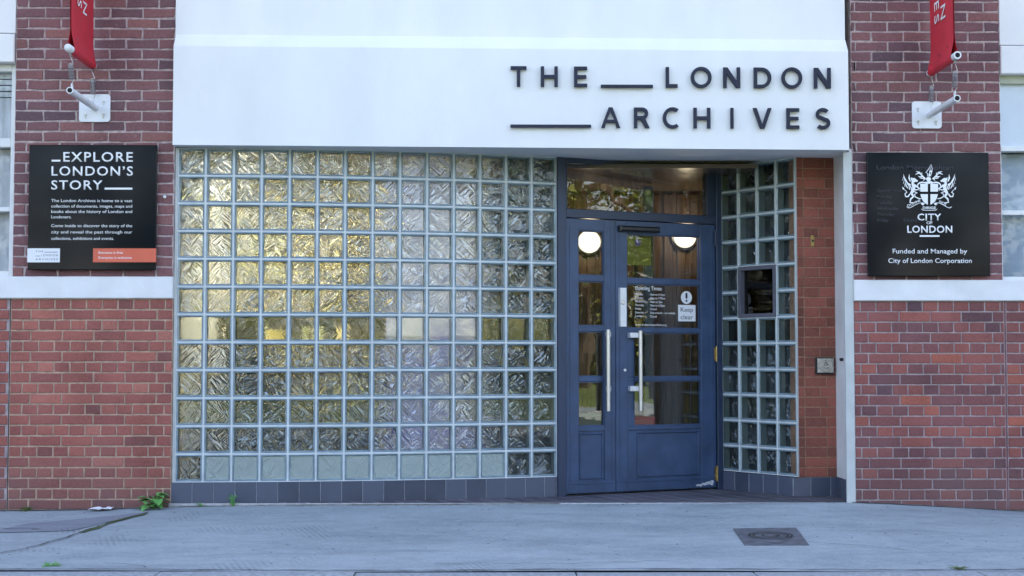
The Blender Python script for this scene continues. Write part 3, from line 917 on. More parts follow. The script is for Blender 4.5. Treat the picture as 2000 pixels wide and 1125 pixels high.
# ---------------------------------------------------------------- side windows
def window_left():
    w = empty('side_window', (-4.3, .1, 1.66), parent=building)
    f = MB()
    X1 = WL1; X0 = -5.15
    # rendered spandrel and lintel above
    s = MB(); s.box(X0, X1, -.3, .0, 3.42, 4.6, bev=.004); s.build('spandrel_panel', M['white'], building)
    s = MB(); s.box(X0, X1 - .003, -.3, .012, 3.206, 3.412, bev=.006); s.build('lintel', M['white'], building)
    fw = .042; D0, D1 = -.16, -.07
    z = [1.662, 1.705, 2.135, 2.168, 2.602, 2.672, 3.145, 3.205]
    f.box(X0, X0 + fw, D0, D1, 1.662, 3.205); f.box(X1 - fw - .004, X1 - .0, D0, D1, 1.662, 3.205, bev=.004)
    for a, b in ((1.662, 1.705), (2.135, 2.168), (2.602, 2.67), (3.155, 3.205)):
        f.box(X0 + fw, X1 - fw - .004, D0, D1 - .004, a, b, bev=.004)
    f.box(X0 + .7, X0 + .75, D0, D1 - .006, 1.705, 3.155)
    f.build('window_frame', M['frame_white'], w)
    for a, b in ((1.705, 2.135), (2.168, 2.602), (2.67, 3.155)):
        g = MB(); g.box(X0 + fw, X1 - fw - .004, -.13, -.125, a, b); g.build('pane', M['window_glass'], w)
    b = MB()
    b.box(X0 + .05, X1 - .05, -.185, -.18, 1.71, 2.6)
    b.box(X0 + .05, X1 - .05, -.185, -.18, 2.68, 2.98)
    for k in range(4): b.box(X0 + .05, X1 - .05, -.185, -.165, 2.985 + k * .045, 3.02 + k * .045)
    b.build('net_curtain', M['net'], w)
    s = MB(); s.box(X0 - .02, X1 + .02, -.12, .03, 1.661, 1.672); 
window_left()
def window_right():
    w = empty('side_window', (4.4, .1, 1.64), parent=building)
    X0 = WR0; X1 = 5.25
    s = MB(); s.box(X0, X1, -.3, .0, 3.352, 4.6, bev=.004); s.build('spandrel_panel', M['white'], building)
    s = MB(); s.box(X0 + .003, X1, -.3, .012, 3.14, 3.345, bev=.006); s.build('lintel', M['white'], building)
    f = MB(); fw = .02; D0, D1 = -.16, -.06
    f.box(X0, X0 + fw, D0, D1, 1.642, 3.139, bev=.003); f.box(X1 - fw, X1, D0, D1, 1.642, 3.139)
    for a, b in ((1.642, 1.668), (2.118, 2.152), (2.585, 2.622)):
        f.box(X0 + fw, X1 - fw, D0, D1 - .004, a, b, bev=.003)
    f.box(X0 + .8, X0 + .85, D0, D1 - .006, 1.668, 2.585)
    f.build('window_frame', M['frame_white'], w)
    t = MB(); t.box(X0 + fw, X1 - fw, D0, D1, 3.082, 3.139); t.build('frame_head', simple('pale_green_paint', (.42, .44, .34), .6, var=.1), w)
    t = MB(); t.box(X0 + fw, X1 - fw, -.13, -.1, 2.622, 3.082); t.build('infill_panel', M['blind'], w)
    for a, b in ((1.668, 2.118), (2.152, 2.585)):
        g = MB(); g.box(X0 + fw, X1 - fw, -.13, -.125, a, b); g.build('pane', M['window_glass'], w)
    b = MB(); b.box(X0 + .02, X1 - .02, -.2, -.195, 1.67, 2.58); b.build('net_curtain', M['net2'], w)  # sheet coloured as cloudy sky reflected in these panes
window_right()

# ---------------------------------------------------------------- body of the building above and behind (it shades the street)
mb = MB(); mb.box(-9, 9, -7, -.262, 3.42, 9.5); mb.build('upper_storeys', M['brick_dark'], building)
mb = MB(); mb.box(-9, -2.43, -.55, -.31, -.2, 3.415)
mb.box(2.535, 9, -.55, -.31, -.2, 3.415) if False else None
mb.box(-9, -8.7, -7, -.56, -.2, 3.415); mb.box(8.7, 9, -7, -.56, -.2, 3.415); mb.box(-8.7, 8.7, -7, -6.7, -.2, 3.415)
mb2 = MB(); mb2.box(-9, -6.2, -.55, 0, -.2, 9.4); mb2.box(6.3, 9, -.55, 0, -.2, 9.4); mb2.box(-6.2, 6.3, -.261, 0, 4.61, 9.4)
mb2.box(-6.2, -5.16, -.3, 0, 1.665, 4.6); mb2.box(5.26, 6.3, -.3, 0, 1.645, 4.6)
mb2.box(WL1 - .0, XL1, -.26, -.0, 4.14, 4.6); mb2.box(XR0, WR0, -.26, -.0, 4.04, 4.6)
mb2.build('outer_brickwork', M['brick_dark'], building)
mb = MB(); mb.box(-9, -8.7, -7, -.56, -.2, 3.415); mb.box(8.7, 9, -7, -.56, -.2, 3.415); mb.box(-8.7, 8.7, -7, -6.7, -.2, 3.415)
mb.build('rear_walls', M['brick_dark'], building)

# ---------------------------------------------------------------- interior
inter = MB()
mb = MB(); mb.box(-8.6, 8.6, -6.7, -.32, -.02, .03)
# floor follows behind the screens
fl = MB(); fl.mesh([Vector((x, y, .04)) for x, y in [(-2.42, .14)] + [(a, b + .1) for a, b in CH] + [(1.75, 1.2), (2.5, .62), (3.4, .62), (3.4, 4.2), (-2.42, 4.2)]], [tuple(range(20))])
fl.build('interior_floor', M['wood_floor'], building)
c_ = MB(); c_.box(-2.44, .0, -4.2, -.2, 2.86, 2.9); c_.box(0, 3.5, -4.2, -.62, 2.86, 2.9)
c_.build('interior_ceiling', M['grey_mid'], building)
w_ = MB(); w_.box(-2.46, -2.42, -4.2, -.14, 0, 2.88); w_.build('hall_side_wall', M['cream'], building)
w_ = MB(); w_.box(-2.42, .02, -4.24, -4.0, 0, 2.88); w_.build('hall_back_wall', M['olive'], building)
# dark timber lobby beside the door
w_ = MB(); w_.box(-.16, .3, -.86, -.82, 0.04, 2.86); w_.box(-.16, -.12, -4.2, -.86, .04, 2.86); w_.box(.3, .36, -2.3, -.58, .04, 2.86)
w_.build('lobby_partition', M['dark_wood'], building)
# lobby back wall of vertical timber slats, ceiling, right hand wall
LB = 2.15
w_ = MB(); w_.box(.36, 1.95, -LB - .1, -LB, .04, 2.86)
for k in range(14):
    x = .4 + k * .112
    w_.box(x, x + .075, -LB, -LB + .022, .05, 2.5, bev=.006)
w_.build('slatted_wall', M['brown_wood'], building)
w_ = MB(); w_.box(.3, 1.95, -LB, -.62, 2.53, 2.56); w_.build('lobby_ceiling', M['ceil'], building)
fw_ = Fr((1.83, 1.2, 0), (.12, .95, 0), (-.95, .12, 0))
w_ = MB(); w_.box(0, .97, -.03, 0, .05, 2.5, fw_)
for k in range(6): w_.box(.05 + k * .15, .14 + k * .15, 0, .02, .06, 2.48, fw_, bev=.005)
w_.build('slatted_wall', M['brown_wood'], building)
# booth behind the right hand screen
w_ = MB(); w_.box(2.0, 3.4, -1.9, -1.86, .04, 2.86); w_.box(3.36, 3.4, -1.86, -.6, .04, 2.86); w_.box(1.96, 2.0, -1.9, -1.25, .04, 2.86); w_.box(2.235, 2.52, -.63, -.605, .04, 2.6)
w_.build('booth_wall', M['grey_dark'], building)
# inner door frame posts seen through the glass
w_ = MB(); w_.box(1.17, 1.25, -1.62, -1.54, .05, 2.5, bev=.006); w_.box(.40, .46, -1.62, -1.54, .05, 2.5, bev=.006); w_.box(.46, 1.17, -1.62, -1.54, 2.2, 2.27, bev=.006)
w_.build('inner_door_frame', M['blue_post'], building)

# lit lamps: two opal globes on the lobby wall
def globe(px, py, yy, label):
    x, z = at(px, py, yy)
    g = empty('globe_lamp', (x, yy, z), label, 'lamp', 'lit globe lamps inside the lobby')
    f_ = Fr((x, yy, z))
    m_ = MB(); m_.lathe([(.0, -.06), (.115, -.06), (.118, -.03), (.105, -.015), (.1, -.012)], f_, 28); m_.build('lamp_base', M['steel'], g, True)
    m_ = MB(); m_.lathe([(.098 * math.cos(a), -.012 + .075 * math.sin(a)) for a in [i * math.pi / 2 / 8 for i in range(9)]], f_, 28)
    m_.build('lamp_shade', M['lamp'], g, True)
    ld = bpy.data.lights.new('lamp_glow', 'POINT'); ld.energy = 1.0; ld.color = (1, .8, .55); ld.shadow_soft_size = .05
    lo = bpy.data.objects.new('lamp_glow', ld); col.objects.link(lo); lo.location = (x, yy - .16, z); attach(lo, g)
globe(1151, 472, LB - .085, 'lit round opal lamp seen through the narrow door leaf')
globe(1338, 462, LB - .085, 'lit round opal lamp seen through the wide door leaf, cut off by its top rail')
# hall strip lights
def striplight(x, y, L, label):
    g = empty('strip_light', (x, y, 2.8), label, 'ceiling light', 'lit strip lights in the hall')
    m_ = MB(); m_.box(x - L / 2, x + L / 2, -y - .04, -y + .04, 2.8, 2.86); m_.build('fitting', M['bracket'], g)
    m_ = MB(); m_.box(x - L / 2 + .02, x + L / 2 - .02, -y - .05, -y + .05, 2.765, 2.799); m_.build('diffuser', M['tube'], g)
striplight(-1.9, 1.1, 1.0, 'lit ceiling strip light at the left behind the glass blocks')
striplight(-.7, .8, .8, 'lit ceiling strip light behind the middle of the glass blocks')
striplight(-1.5, 1.75, .9, 'lit ceiling strip light deepest in the hall behind the glass blocks')

def solid(name, mat, label, cat, x0, x1, y0, y1, z0, z1, bev=.01, extra=None):
    m_ = MB(); m_.box(x0, x1, -y1, -y0, z0, z1, bev=bev)
    if extra: extra(m_)
    o = m_.build(name, mat, None, loc=((x0 + x1) / 2, (y0 + y1) / 2, z0))
    tag(o, label, cat); return o
# made-up shelving, its yellow-green files added for glow and contrast in the blocks
M['files'] = brick_mat('box_file_spines', [(0, (.02, .02, .015)), (.3, (.06, .05, .02)), (.45, (.36, .3, .08)), (.7, (.56, .46, .2)), (.85, (.28, .33, .1)), (1, (.8, .7, .56))], 0, .6)
sh = empty('file_shelving', (-1.6, 2.6, .04), 'tall shelving of yellow and green files blurred behind the left glass blocks', 'shelving')
m_ = MB(); rg = random.Random(77)
for k in range(7): m_.box(-2.38, -1.0, -2.9, -2.58, .3 + k * .38, .325 + k * .38)
for x in (-2.4, -1.7, -1.0): m_.box(x, x + .02, -2.9, -2.57, .04, 2.65)
m_.build('shelf_frame', M['dark_wood'], sh)
m_ = MB()
for k in range(1, 5):
    x = -2.37
    while x < -1.04:
        w = rg.uniform(.05, .16)
        if rg.random() < .85: m_.box(x, x + w - .006, -2.85, -2.62 - rg.uniform(0, .05), .326 + k * .38, .326 + k * .38 + rg.uniform(.22, .34), r=rg.random())
        x += w
m_.build('box_files', M['files'], sh)
# added glowing panel that tints the glass blocks blue, no known screen
def glow_mat(name, c, c2, st):
    m, n, l, p = newmat(name)
    tc = n.new('ShaderNodeTexCoord'); t = n.new('ShaderNodeTexNoise'); t.inputs['Scale'].default_value = 2.6; t.inputs['Detail'].default_value = 4
    l.new(tc.outputs['Object'], t.inputs['Vector'])
    r = n.new('ShaderNodeValToRGB'); r.color_ramp.elements[0].position = .38; r.color_ramp.elements[1].position = .62
    r.color_ramp.elements[0].color = c4(c); r.color_ramp.elements[1].color = c4(c2)
    l.new(t.outputs['Fac'], r.inputs[0]); l.new(r.outputs[0], p.inputs['Emission Color']); p.inputs['Emission Strength'].default_value = st
    p.inputs['Base Color'].default_value = (.02, .02, .03, 1)
    return m
M['screen_low'] = glow_mat('violet_screen_light', (.2, .22, .62), (.46, .5, .55), .105)
M['screen_high'] = glow_mat('lavender_screen_light', (.45, .5, .85), (.85, .9, 1.0), .105)
rb = empty('display_screen', (-.62, 1.2, .04), 'tall lit blue and lavender screen blurred behind the glass blocks left of the door', 'screen')
m_ = MB(); m_.box(-.98, -.26, -1.26, -1.2, .12, 2.5, bev=.01); m_.build('housing', M['black'], rb)
m_ = MB(); m_.box(-.96, -.28, -1.199, -1.197, .15, 1.25); m_.build('lower_picture', M['screen_low'], rb)
m_ = MB(); m_.box(-.96, -.28, -1.199, -1.197, 1.25, 2.47); m_.build('upper_picture', M['screen_high'], rb)
m_ = MB(); m_.box(-1.0, -.24, -1.36, -1.1, .04, .12, bev=.01); m_.build('base', M['steel'], rb)
solid('cabinet', M['hole'], 'dark cabinet seen through the second clear block from the left', 'cabinet', -2.15, -1.9, 1.1, 1.45, .04, 1.38)
solid('green_crate', M['green_box'], 'green crate on the lobby floor behind the narrow door leaf', 'crate', .60, .82, 1.25, 1.5, .05, .63, .02)
solid('red_bin', M['red_box'], 'red bin on the lobby floor behind the wide door leaf', 'bin', .99, 1.2, 1.0, 1.2, .05, .615, .02)
# posters inside the door
po = empty('yellow_poster', tuple(fD(.73, -.05, 1.69)), 'dim yellow poster inside the upper pane of the wide door leaf', 'poster')
m_ = MB(); m_.box(.615, .855, -.05, -.048, 1.80, 2.03, fD); m_.build('sheet', M['poster'], po)
m_ = MB(); m_.lathe([(.028, -.0478), (.028, -.0472), (.001, -.0472)], Fr(fD(.735, 0, 1.975), DU, DN), 20); m_.build('disc', M['violet'], po)

# =================================================================== DOOR NOTICES
ot = empty('opening_times_notice', tuple(fD(.68, -.012, 1.33)), 'white vinyl opening times lettering on the glass of the wide door leaf', 'notice')
GD = -.0128
def dtext(s, a, z, cap, width=None, bold=.008):
    text_mesh(ot, 'lettering', s, fD, a, z, width, cap, M['text_white'], bold, .0004, GD)
def sx(px): # door s for a pixel x near y=600
    d = ray(px, 600); t = ((DA - CAM).dot(DN)) / d.dot(DN); q = CAM + d * t; return (q - DA).dot(DU)
def sz(px, py):
    d = ray(px, py); t = ((DA - CAM).dot(DN)) / d.dot(DN); return (CAM + d * t).z
dtext('Opening Times', sx(1242), sz(1242, 566), .032, sx(1294) - sx(1242), .015)
rows = [('Monday', '10am to 4.30pm'), ('Tuesday', '10am to 4.30pm'), ('Wednesday', '10am to 7pm'), ('Thursday', '10am to 4.30pm'), ('Friday', 'Closed'), ('Saturday', 'One a month - see website'), ('Sunday', 'Closed')]
wl = [15.5, 16, 22, 17.5, 12, 17, 14.5]; wr = [29, 29, 24, 29, 12.5, 48.5, 12.5]
for k, (a, b) in enumerate(rows):
    py = 576 + k * 7.15
    dtext(a, sx(1242), sz(1242, py), .017, sx(1242 + wl[k]) - sx(1242), .0)
    dtext(b, sx(1271.5), sz(1272, py + 1), .017, sx(1271.5 + wr[k]) - sx(1271.5), .0)
dtext('www.thelondonarchives.org', sx(1242.5), sz(1243, 636), .018, sx(1303.5) - sx(1242.5), .0)
ex = empty('warning_disc', tuple(fD(1.14, -.012, 1.52)), 'round white vinyl disc with an exclamation mark on the door glass', 'sticker')
cxs, czs = sx(1342.5), sz(1342.5, 581)
m_ = MB(); m_.lathe([(.0505, GD), (.0505, GD + .0004), (.0001, GD + .0004)], Fr(fD(cxs, 0, czs), DU, DN), 32); m_.build('disc', M['white_vinyl'], ex)
m_ = MB(); m_.box(cxs - .009, cxs + .009, GD + .0006, GD + .0009, czs - .008, czs + .036, fD)
m_.lathe([(.009, GD + .0006), (.009, GD + .0009), (.0001, GD + .0009)], Fr(fD(cxs, 0, czs - .026), DU, DN), 16); m_.build('exclamation_mark', M['letter'], ex)
kc = empty('keep_clear_sticker', tuple(fD(1.14, -.012, 1.35)), 'square white vinyl sticker reading Keep clear on the door glass', 'sticker')
k0, k1 = sx(1326), sx(1360); kz0, kz1 = sz(1342, 627.5), sz(1342, 595.5)
m_ = MB(); m_.box(k0, k1, GD, GD + .0004, kz0, kz1, fD); m_.build('sheet', M['white_vinyl'], kc)
text_mesh(kc, 'lettering', 'Keep', fD, (k0 + k1) / 2, sz(1342, 609), sx(1355) - sx(1331), .038, M['letter'], 0, .0004, GD + .0006, 'C')
text_mesh(kc, 'lettering', 'clear', fD, (k0 + k1) / 2, sz(1342, 623.5), sx(1355) - sx(1331), .038, M['letter'], 0, .0004, GD + .0006, 'C')

# =================================================================== FASCIA LETTERING
LY = -.1
def lat(u, v): # pixel of the crop (origin 960,60; scale 2.6316)
    return at(960 + u / 2.6316, 60 + v / 2.6316, LY - .03)
letters = empty('fascia_lettering', (1.6, -.13, 2.7), 'raised charcoal letters reading THE LONDON ARCHIVES with two underlines on the white fascia', 'sign lettering')
def shape(name, outer, holes=(), d0=.012, d1=.034):
    """a flat outline of (x, z) points with holes, made solid and lightly bevelled"""
    cu = bpy.data.curves.new('s', 'CURVE'); cu.dimensions = '2D'; cu.fill_mode = 'BOTH'
    cu.extrude = (d1 - d0) / 2 - .0015; cu.bevel_depth = .0015; cu.bevel_resolution = 0; cu.offset = -.0015
    for loop in [outer] + list(holes):
        sp = cu.splines.new('POLY'); sp.points.add(len(loop) - 1)
        for p, (x, z) in zip(sp.points, loop): p.co = (x, z, 0, 1)
        sp.use_cyclic_u = True
    ob = bpy.data.objects.new('s', cu); col.objects.link(ob)
    dg = bpy.context.evaluated_depsgraph_get(); dg.update()
    me = bpy.data.meshes.new_from_object(ob.evaluated_get(dg))
    bpy.data.objects.remove(ob); bpy.data.curves.remove(cu)
    for v in me.vertices:
        x, z, w = v.co
        v.co = (x, LY - (d0 + d1) / 2 - w, z)
    bm = bmesh.new(); bm.from_mesh(me); bmesh.ops.remove_doubles(bm, verts=bm.verts, dist=1e-5); bmesh.ops.recalc_face_normals(bm, faces=bm.faces); bm.to_mesh(me); bm.free()
    me.materials.clear(); me.materials.append(M['letter']); me.name = name
    o = bpy.data.objects.new(name, me); col.objects.link(o); attach(o, letters)
    # standoff pins
    return o
T_ = .0245
def arc(cx, cz, rx, rz, a0, a1, n=20):
    return [(cx + rx * math.cos(R(a0 + (a1 - a0) * i / n)), cz + rz * math.sin(R(a0 + (a1 - a0) * i / n))) for i in range(n + 1)]
def glyph(ch, x0, x1, z0, z1):
    t = T_; w = x1 - x0; h = z1 - z0; mx = (x0 + x1) / 2; mz = (z0 + z1) / 2
    if ch == 'T': o = [(x0, z1), (x0, z1 - t), (mx - t / 2, z1 - t), (mx - t / 2, z0), (mx + t / 2, z0), (mx + t / 2, z1 - t), (x1, z1 - t), (x1, z1)]; hs = []
    elif ch == 'H': o = [(x0, z0), (x0 + t, z0), (x0 + t, mz - t / 2), (x1 - t, mz - t / 2), (x1 - t, z0), (x1, z0), (x1, z1), (x1 - t, z1), (x1 - t, mz + t / 2), (x0 + t, mz + t / 2), (x0 + t, z1), (x0, z1)]; hs = []
    elif ch == 'E': o = [(x0, z0), (x1, z0), (x1, z0 + t), (x0 + t, z0 + t), (x0 + t, mz - t / 2), (x1 - .006, mz - t / 2), (x1 - .006, mz + t / 2), (x0 + t, mz + t / 2), (x0 + t, z1 - t), (x1, z1 - t), (x1, z1), (x0, z1)]; hs = []
    elif ch == 'L': o = [(x0, z0), (x1, z0), (x1, z0 + t), (x0 + t, z0 + t), (x0 + t, z1), (x0, z1)]; hs = []
    elif ch == 'I': o = [(x0, z0), (x1, z0), (x1, z1), (x0, z1)]; hs = []
    elif ch == 'O': o = arc(mx, mz, w / 2, h / 2, 0, 360, 40)[:-1]; hs = [arc(mx, mz, w / 2 - t, h / 2 - t, 360, 0, 40)[:-1]]
    elif ch == 'N':
        d = t * 1.25
        o = [(x0, z0), (x0 + t, z0), (x0 + t, z1 - d * 1.5), (x1 - d, z0), (x1, z0), (x1, z1), (x1 - t, z1), (x1 - t, z0 + d * 1.5), (x0 + d, z1), (x0, z1)]; hs = []
    elif ch == 'D':
        r = h / 2
        o = [(x0, z0), (x1 - r * .95, z0)] + arc(x1 - r * .95, mz, r * .95, r, -90, 90) + [(x0, z1)]
        q = r - t
        hs = [[(x0 + t, z0 + t), (x0 + t, z1 - t)] + arc(x1 - r * .95, mz, r * .95 - t, q, 90, -90)]
    elif ch == 'A':
        e = t * 1.1; k = .052
        f = lambda z: (w / 2 - e / 2) * (1 - (z - z0) / h)     # half width of centreline offset
        o = [(x0, z0), (x0 + e, z0), (x0 + e + (w / 2 - e) * .19, z0 + h * .25), (x1 - e - (w / 2 - e) * .19, z0 + h * .25), (x1 - e, z0), (x1, z0), (mx + e * .52, z1), (mx - e * .52, z1)]
        za = z0 + h * .25 + t * .9
        hs = [[(mx - (w / 2 - e) * .60, za), (mx, z1 - h * .17), (mx + (w / 2 - e) * .60, za)]]
    elif ch == 'V':
        e = t * 1.15
        o = [(x0, z1), (mx - e * .55, z0), (mx + e * .55, z0), (x1, z1), (x1 - e, z1), (mx, z0 + h * .2), (x0 + e, z1)]; hs = []
    elif ch == 'R':
        r = h * .29; bz = z1 - r; bx = x1 - r - .006
        o = [(x0, z0), (x0 + t, z0), (x0 + t, bz - r), (bx - .012, bz - r), (x1 - t * 1.1, z0), (x1 + .004, z0), (bx + .022, bz - r + .004)] + arc(bx, bz, r, r, -62, 90, 16) + [(x0, z1)]
        hs = [[(x0 + t, bz - r + t), (x0 + t, z1 - t)] + arc(bx, bz, r - t, r - t, 90, -90, 14)]
    elif ch == 'C':
        rx = w * .56; cx = x0 + rx
        o = arc(cx, mz, rx, h / 2, 52, 308, 30) + arc(cx, mz, rx - t, h / 2 - t, 306, 54, 30); hs = []
    elif ch == 'S':
        # centreline of an S, thickened
        ra = (h - t) / 4; hw = w / 2 - t / 2
        c = [(mx + hw * .92 * math.cos(R(a)), z1 - t / 2 - ra + ra * math.sin(R(a))) for a in range(32, 235, 12)]
        c += [(mx - hw * .45, mz + .010), (mx + hw * .45, mz - .008)]
        c += [(mx + hw * math.cos(R(a)), z0 + t / 2 + ra + ra * math.sin(R(a))) for a in range(50, -150, -12)]
        L, Rr = [], []
        for i, (x, z) in enumerate(c):
            a = c[max(i - 1, 0)]; b = c[min(i + 1, len(c) - 1)]
            dx, dz = b[0] - a[0], b[1] - a[1]; q = math.hypot(dx, dz)
            nx, nz = -dz / q, dx / q
            L.append((x + nx * t / 2, z + nz * t / 2)); Rr.append((x - nx * t / 2, z - nz * t / 2))
        o = L + Rr[::-1]; hs = []
    shape('letter', o, hs)
def sl1(u): return (u - 98) / 1647
for ch, a, b in (('T', 98, 180), ('H', 253, 341), ('E', 424, 492), ('L', 895, 957), ('O', 1024, 1132), ('N', 1191, 1279), ('D', 1348, 1439), ('O', 1490, 1598), ('N', 1657, 1745)):
    s = sl1(a); e = 2 if ch == 'O' else 0
    xa_, zt_ = lat(a, 182 + 9 * s - e); xb_, zb_ = lat(b, 287 + 10 * s + e)
    glyph(ch, xa_, xb_, zb_, zt_)
for ch, a, b in (('A', 563, 662), ('R', 732, 810), ('C', 880, 971), ('H', 1038, 1126), ('I', 1228, 1245), ('V', 1343, 1441), ('E', 1516, 1583), ('S', 1665, 1742)):
    s = sl1(a); e = 2 if ch in 'CS' else 0
    xa_, zt_ = lat(a, 391 + 8 * s - e); xb_, zb_ = lat(b, 497 + 8 * s + e)
    glyph(ch, xa_, xb_, zb_, zt_)
for (a, b, v0, v1) in ((562, 830, 277, 293), (97, 512, 482, 498)):
    (x0, z1), (x1, z0) = lat(a, v0), lat(b, v1)
    shape('underline', [(x0, z0), (x1, z0), (x1, z1), (x0, z1)])

# =================================================================== SIGNS
SY = -.05
def sign_board(name, corners, label, bevside):
    (xa, za), (xb, zb) = corners
    root = empty(name, ((xa + xb) / 2, SY, za), label, 'sign')
    m_ = MB(); m_.box(xa, xb, .0245, .0500, za, zb, bev=.004); m_.build('panel', M['panel'], root)
    m_ = MB(); m_.box(xa + .03, xb - .03, .006, .0244, za + .03, zb - .03); m_.build('backing_frame', M['black'], root)
    return root
s1 = sign_board('story_sign', ((-3.392, 1.706), (-2.482, 2.602)), 'black glossy sign reading EXPLORE LONDON\'S STORY on the left brick pier', 0)
fS = Fr((0, SY, 0))
def st(root, s, px, py, pw, cap_px, bold=.0, mat=None, d=.0003, align='L', spacing=1.0, name='lettering', thick=.0008):
    x, z = at(px, py, SY); x2, _ = at(px + pw, py, SY); cap = cap_px * 10.44 / FPX
    return text_mesh(root, name, s, fS, x, z, x2 - x, cap, mat or M['text_white'], bold, thick, d, align, 0, spacing)
def sbar(root, px0, py0, px1, py1, mat, name='bar', d=.0003, th=.0012):
    (x0, z1), (x1, z0) = at(px0, py0, SY), at(px1, py1, SY)
    m_ = MB(); m_.box(x0, x1, d, d + th, z0, z1, fS); return m_.build(name, mat, root)
st(s1, 'EXPLORE', 123.5, 315.5, 136, 19.5, .012, spacing=1.16)
st(s1, 'LONDON\u2019S', 100.5, 342.8, 159, 19, .012, spacing=1.16)
st(s1, 'STORY', 100, 370, 100, 18.7, .012, spacing=1.16)
sbar(s1, 101, 312, 118, 315.6, M['text_white'], 'underline')
sbar(s1, 204.5, 366.5, 258.5, 370.3, M['text_white'], 'underline')
para = [('The London Archives is home to a vast', 394.5, 158), ('collection of documents, images, maps and', 405.3, 158), ('books about the history of London and', 415.8, 158), ('Londoners.', 426.3, 39),
        ('Come inside to discover the story of the', 443.5, 158), ('city and reveal the past through our', 455.8, 158), ('collections, exhibitions and events.', 468.3, 122)]
for s, py, w in para: st(s1, s, 100.2, py, w, 6.0, .0)
sbar(s1, 53.6, 485, 116.8, 512.4, M['white_vinyl'], 'logo_label')
sbar(s1, 182, 485, 304.8, 512.2, M['coral'], 'entrance_label')
st(s1, 'Entrance is free', 192.6, 495.7, 47.5, 5.2, .0, d=.0017, thick=.0004)
st(s1, 'Everyone is welcome', 192.6, 505.5, 65, 5.2, .0, d=.0017, thick=.0004)
st(s1, 'THE', 69.8, 492.8, 14.5, 3.8, 0, M['letter'], d=.0017, thick=.0004, spacing=1.5)
st(s1, 'LONDON', 80.5, 500.4, 32.5, 3.8, 0, M['letter'], d=.0017, thick=.0004, spacing=1.5)
st(s1, 'ARCHIVES', 69.8, 508, 43, 3.8, 0, M['letter'], d=.0017, thick=.0004, spacing=1.5)
sbar(s1, 86.5, 492, 112, 492.9, M['letter'], 'underline', .0017, .0004)
sbar(s1, 70, 499.6, 78.5, 500.5, M['letter'], 'underline', .0017, .0004)

s2 = sign_board('city_sign', ((2.618, 1.665), (3.499, 2.558)), 'black glossy sign with white coat of arms and CITY OF LONDON, right brick pier', 0)
st(s2, 'CITY', 1792, 430.3, 46.5, 13.6, .02, spacing=1.08)
st(s2, 'OF', 1809.5, 437.8, 11.5, 5.8, .02)
st(s2, 'LONDON', 1772, 454.4, 88, 14.2, .02, spacing=1.08)
sbar(s2, 1796, 459.3, 1835, 462.6, M['text_white'], 'underline')
st(s2, 'Funded and Managed by', 1743.5, 495, 145.5, 9.6, .008)
st(s2, 'City of London Corporation', 1735, 513.5, 163, 9.6, .008)
# ghost of older raised lettering painted over
gl_ = [('London Metropolitan', 1712, 331.5, 150, 9.5), ('Opening Times', 1713, 375, 48, 6.5), ('Monday', 1713, 387, 29, 6.5), ('Tuesday', 1713, 398.5, 31, 6.5), ('Wednesday', 1713, 410, 43, 6.5), ('Thursday', 1713, 421.5, 34, 6.5), ('Friday', 1713, 433, 23, 6.5), ('Closed', 1765, 433, 26, 6.5)]
for s, px, py, w, c in gl_: st(s2, s, px, py, w, c, .02, M['ghost'], d=-.0002, thick=.0006, name='old_lettering')
# coat of arms (crop coordinates, 7.03 px per photo pixel)
arms = MB(); _k = [0]
def cp(u, v):
    return at(1730 + u / 7.03, 310 + v / 7.03, SY)
def poly(pts, mirror=True, base=0.0):
    for mir in ((False, True) if mirror else (False,)):
        P = [cp(1190 - u if mir else u, v) for u, v in pts]
        d = base + .0003 + _k[0] * .00002; _k[0] += 1
        arms.prism(P, d, d + .0006, fS)
def stroke(pts, w, mirror=True, base=0.0):
    n = len(pts); L, Rr = [], []
    ws = w if isinstance(w, (list, tuple)) else [w] * n
    for i, (x, z) in enumerate(pts):
        a = pts[max(i - 1, 0)]; b = pts[min(i + 1, n - 1)]
        dx, dz = b[0] - a[0], b[1] - a[1]; q = math.hypot(dx, dz) or 1
        L.append((x - dz / q * ws[i] / 2, z + dx / q * ws[i] / 2)); Rr.append((x + dz / q * ws[i] / 2, z - dx / q * ws[i] / 2))
    for i in range(n - 1):
        poly([L[i], L[i + 1], Rr[i + 1], Rr[i]], mirror, base)
poly([(472, 345), (577, 345), (577, 452), (475, 452)])
poly([(476, 487), (577, 487), (577, 632), (548, 616), (515, 588), (492, 548), (480, 510)])
stroke([(440, 385), (438, 355), (462, 332), (500, 324), (540, 330), (572, 342)], [8, 16, 20, 20, 18, 12])     # mantle round the shield top
stroke([(545, 322), (575, 330)], [14, 20])
poly([(556, 262), (580, 250), (612, 256), (622, 285), (605, 308), (570, 306), (554, 288)], False)               # helmet
poly([(568, 308), (622, 308), (648, 322), (622, 332), (600, 345), (574, 342)], False)
stroke([(622, 80), (585, 148), (550, 190), (572, 200), (580, 245)], [4, 9, 12, 10, 14], False)                 # dragon wing crest
stroke([(622, 80), (638, 140), (630, 190), (612, 240)], [4, 8, 9, 12], False)
stroke([(615, 120), (600, 190), (597, 240)], [4, 8, 9], False)
poly([(605, 165), (632, 160), (626, 185), (606, 188)], False)
poly([(588, 205), (610, 200), (606, 245), (590, 245)], False)
stroke([(548, 278), (505, 240), (478, 212), (462, 190), (415, 172)], [14, 18, 16, 22, 4])                        # mantling leaves
stroke([(462, 195), (430, 205), (406, 218)], [18, 14, 4])
stroke([(505, 245), (470, 250), (442, 240)], [16, 16, 4])
stroke([(530, 268), (490, 268), (462, 262)], [14, 14, 4])
stroke([(548, 275), (525, 285), (515, 303)], [10, 14, 4])
stroke([(490, 222), (496, 200), (488, 188)], [12, 10, 4])
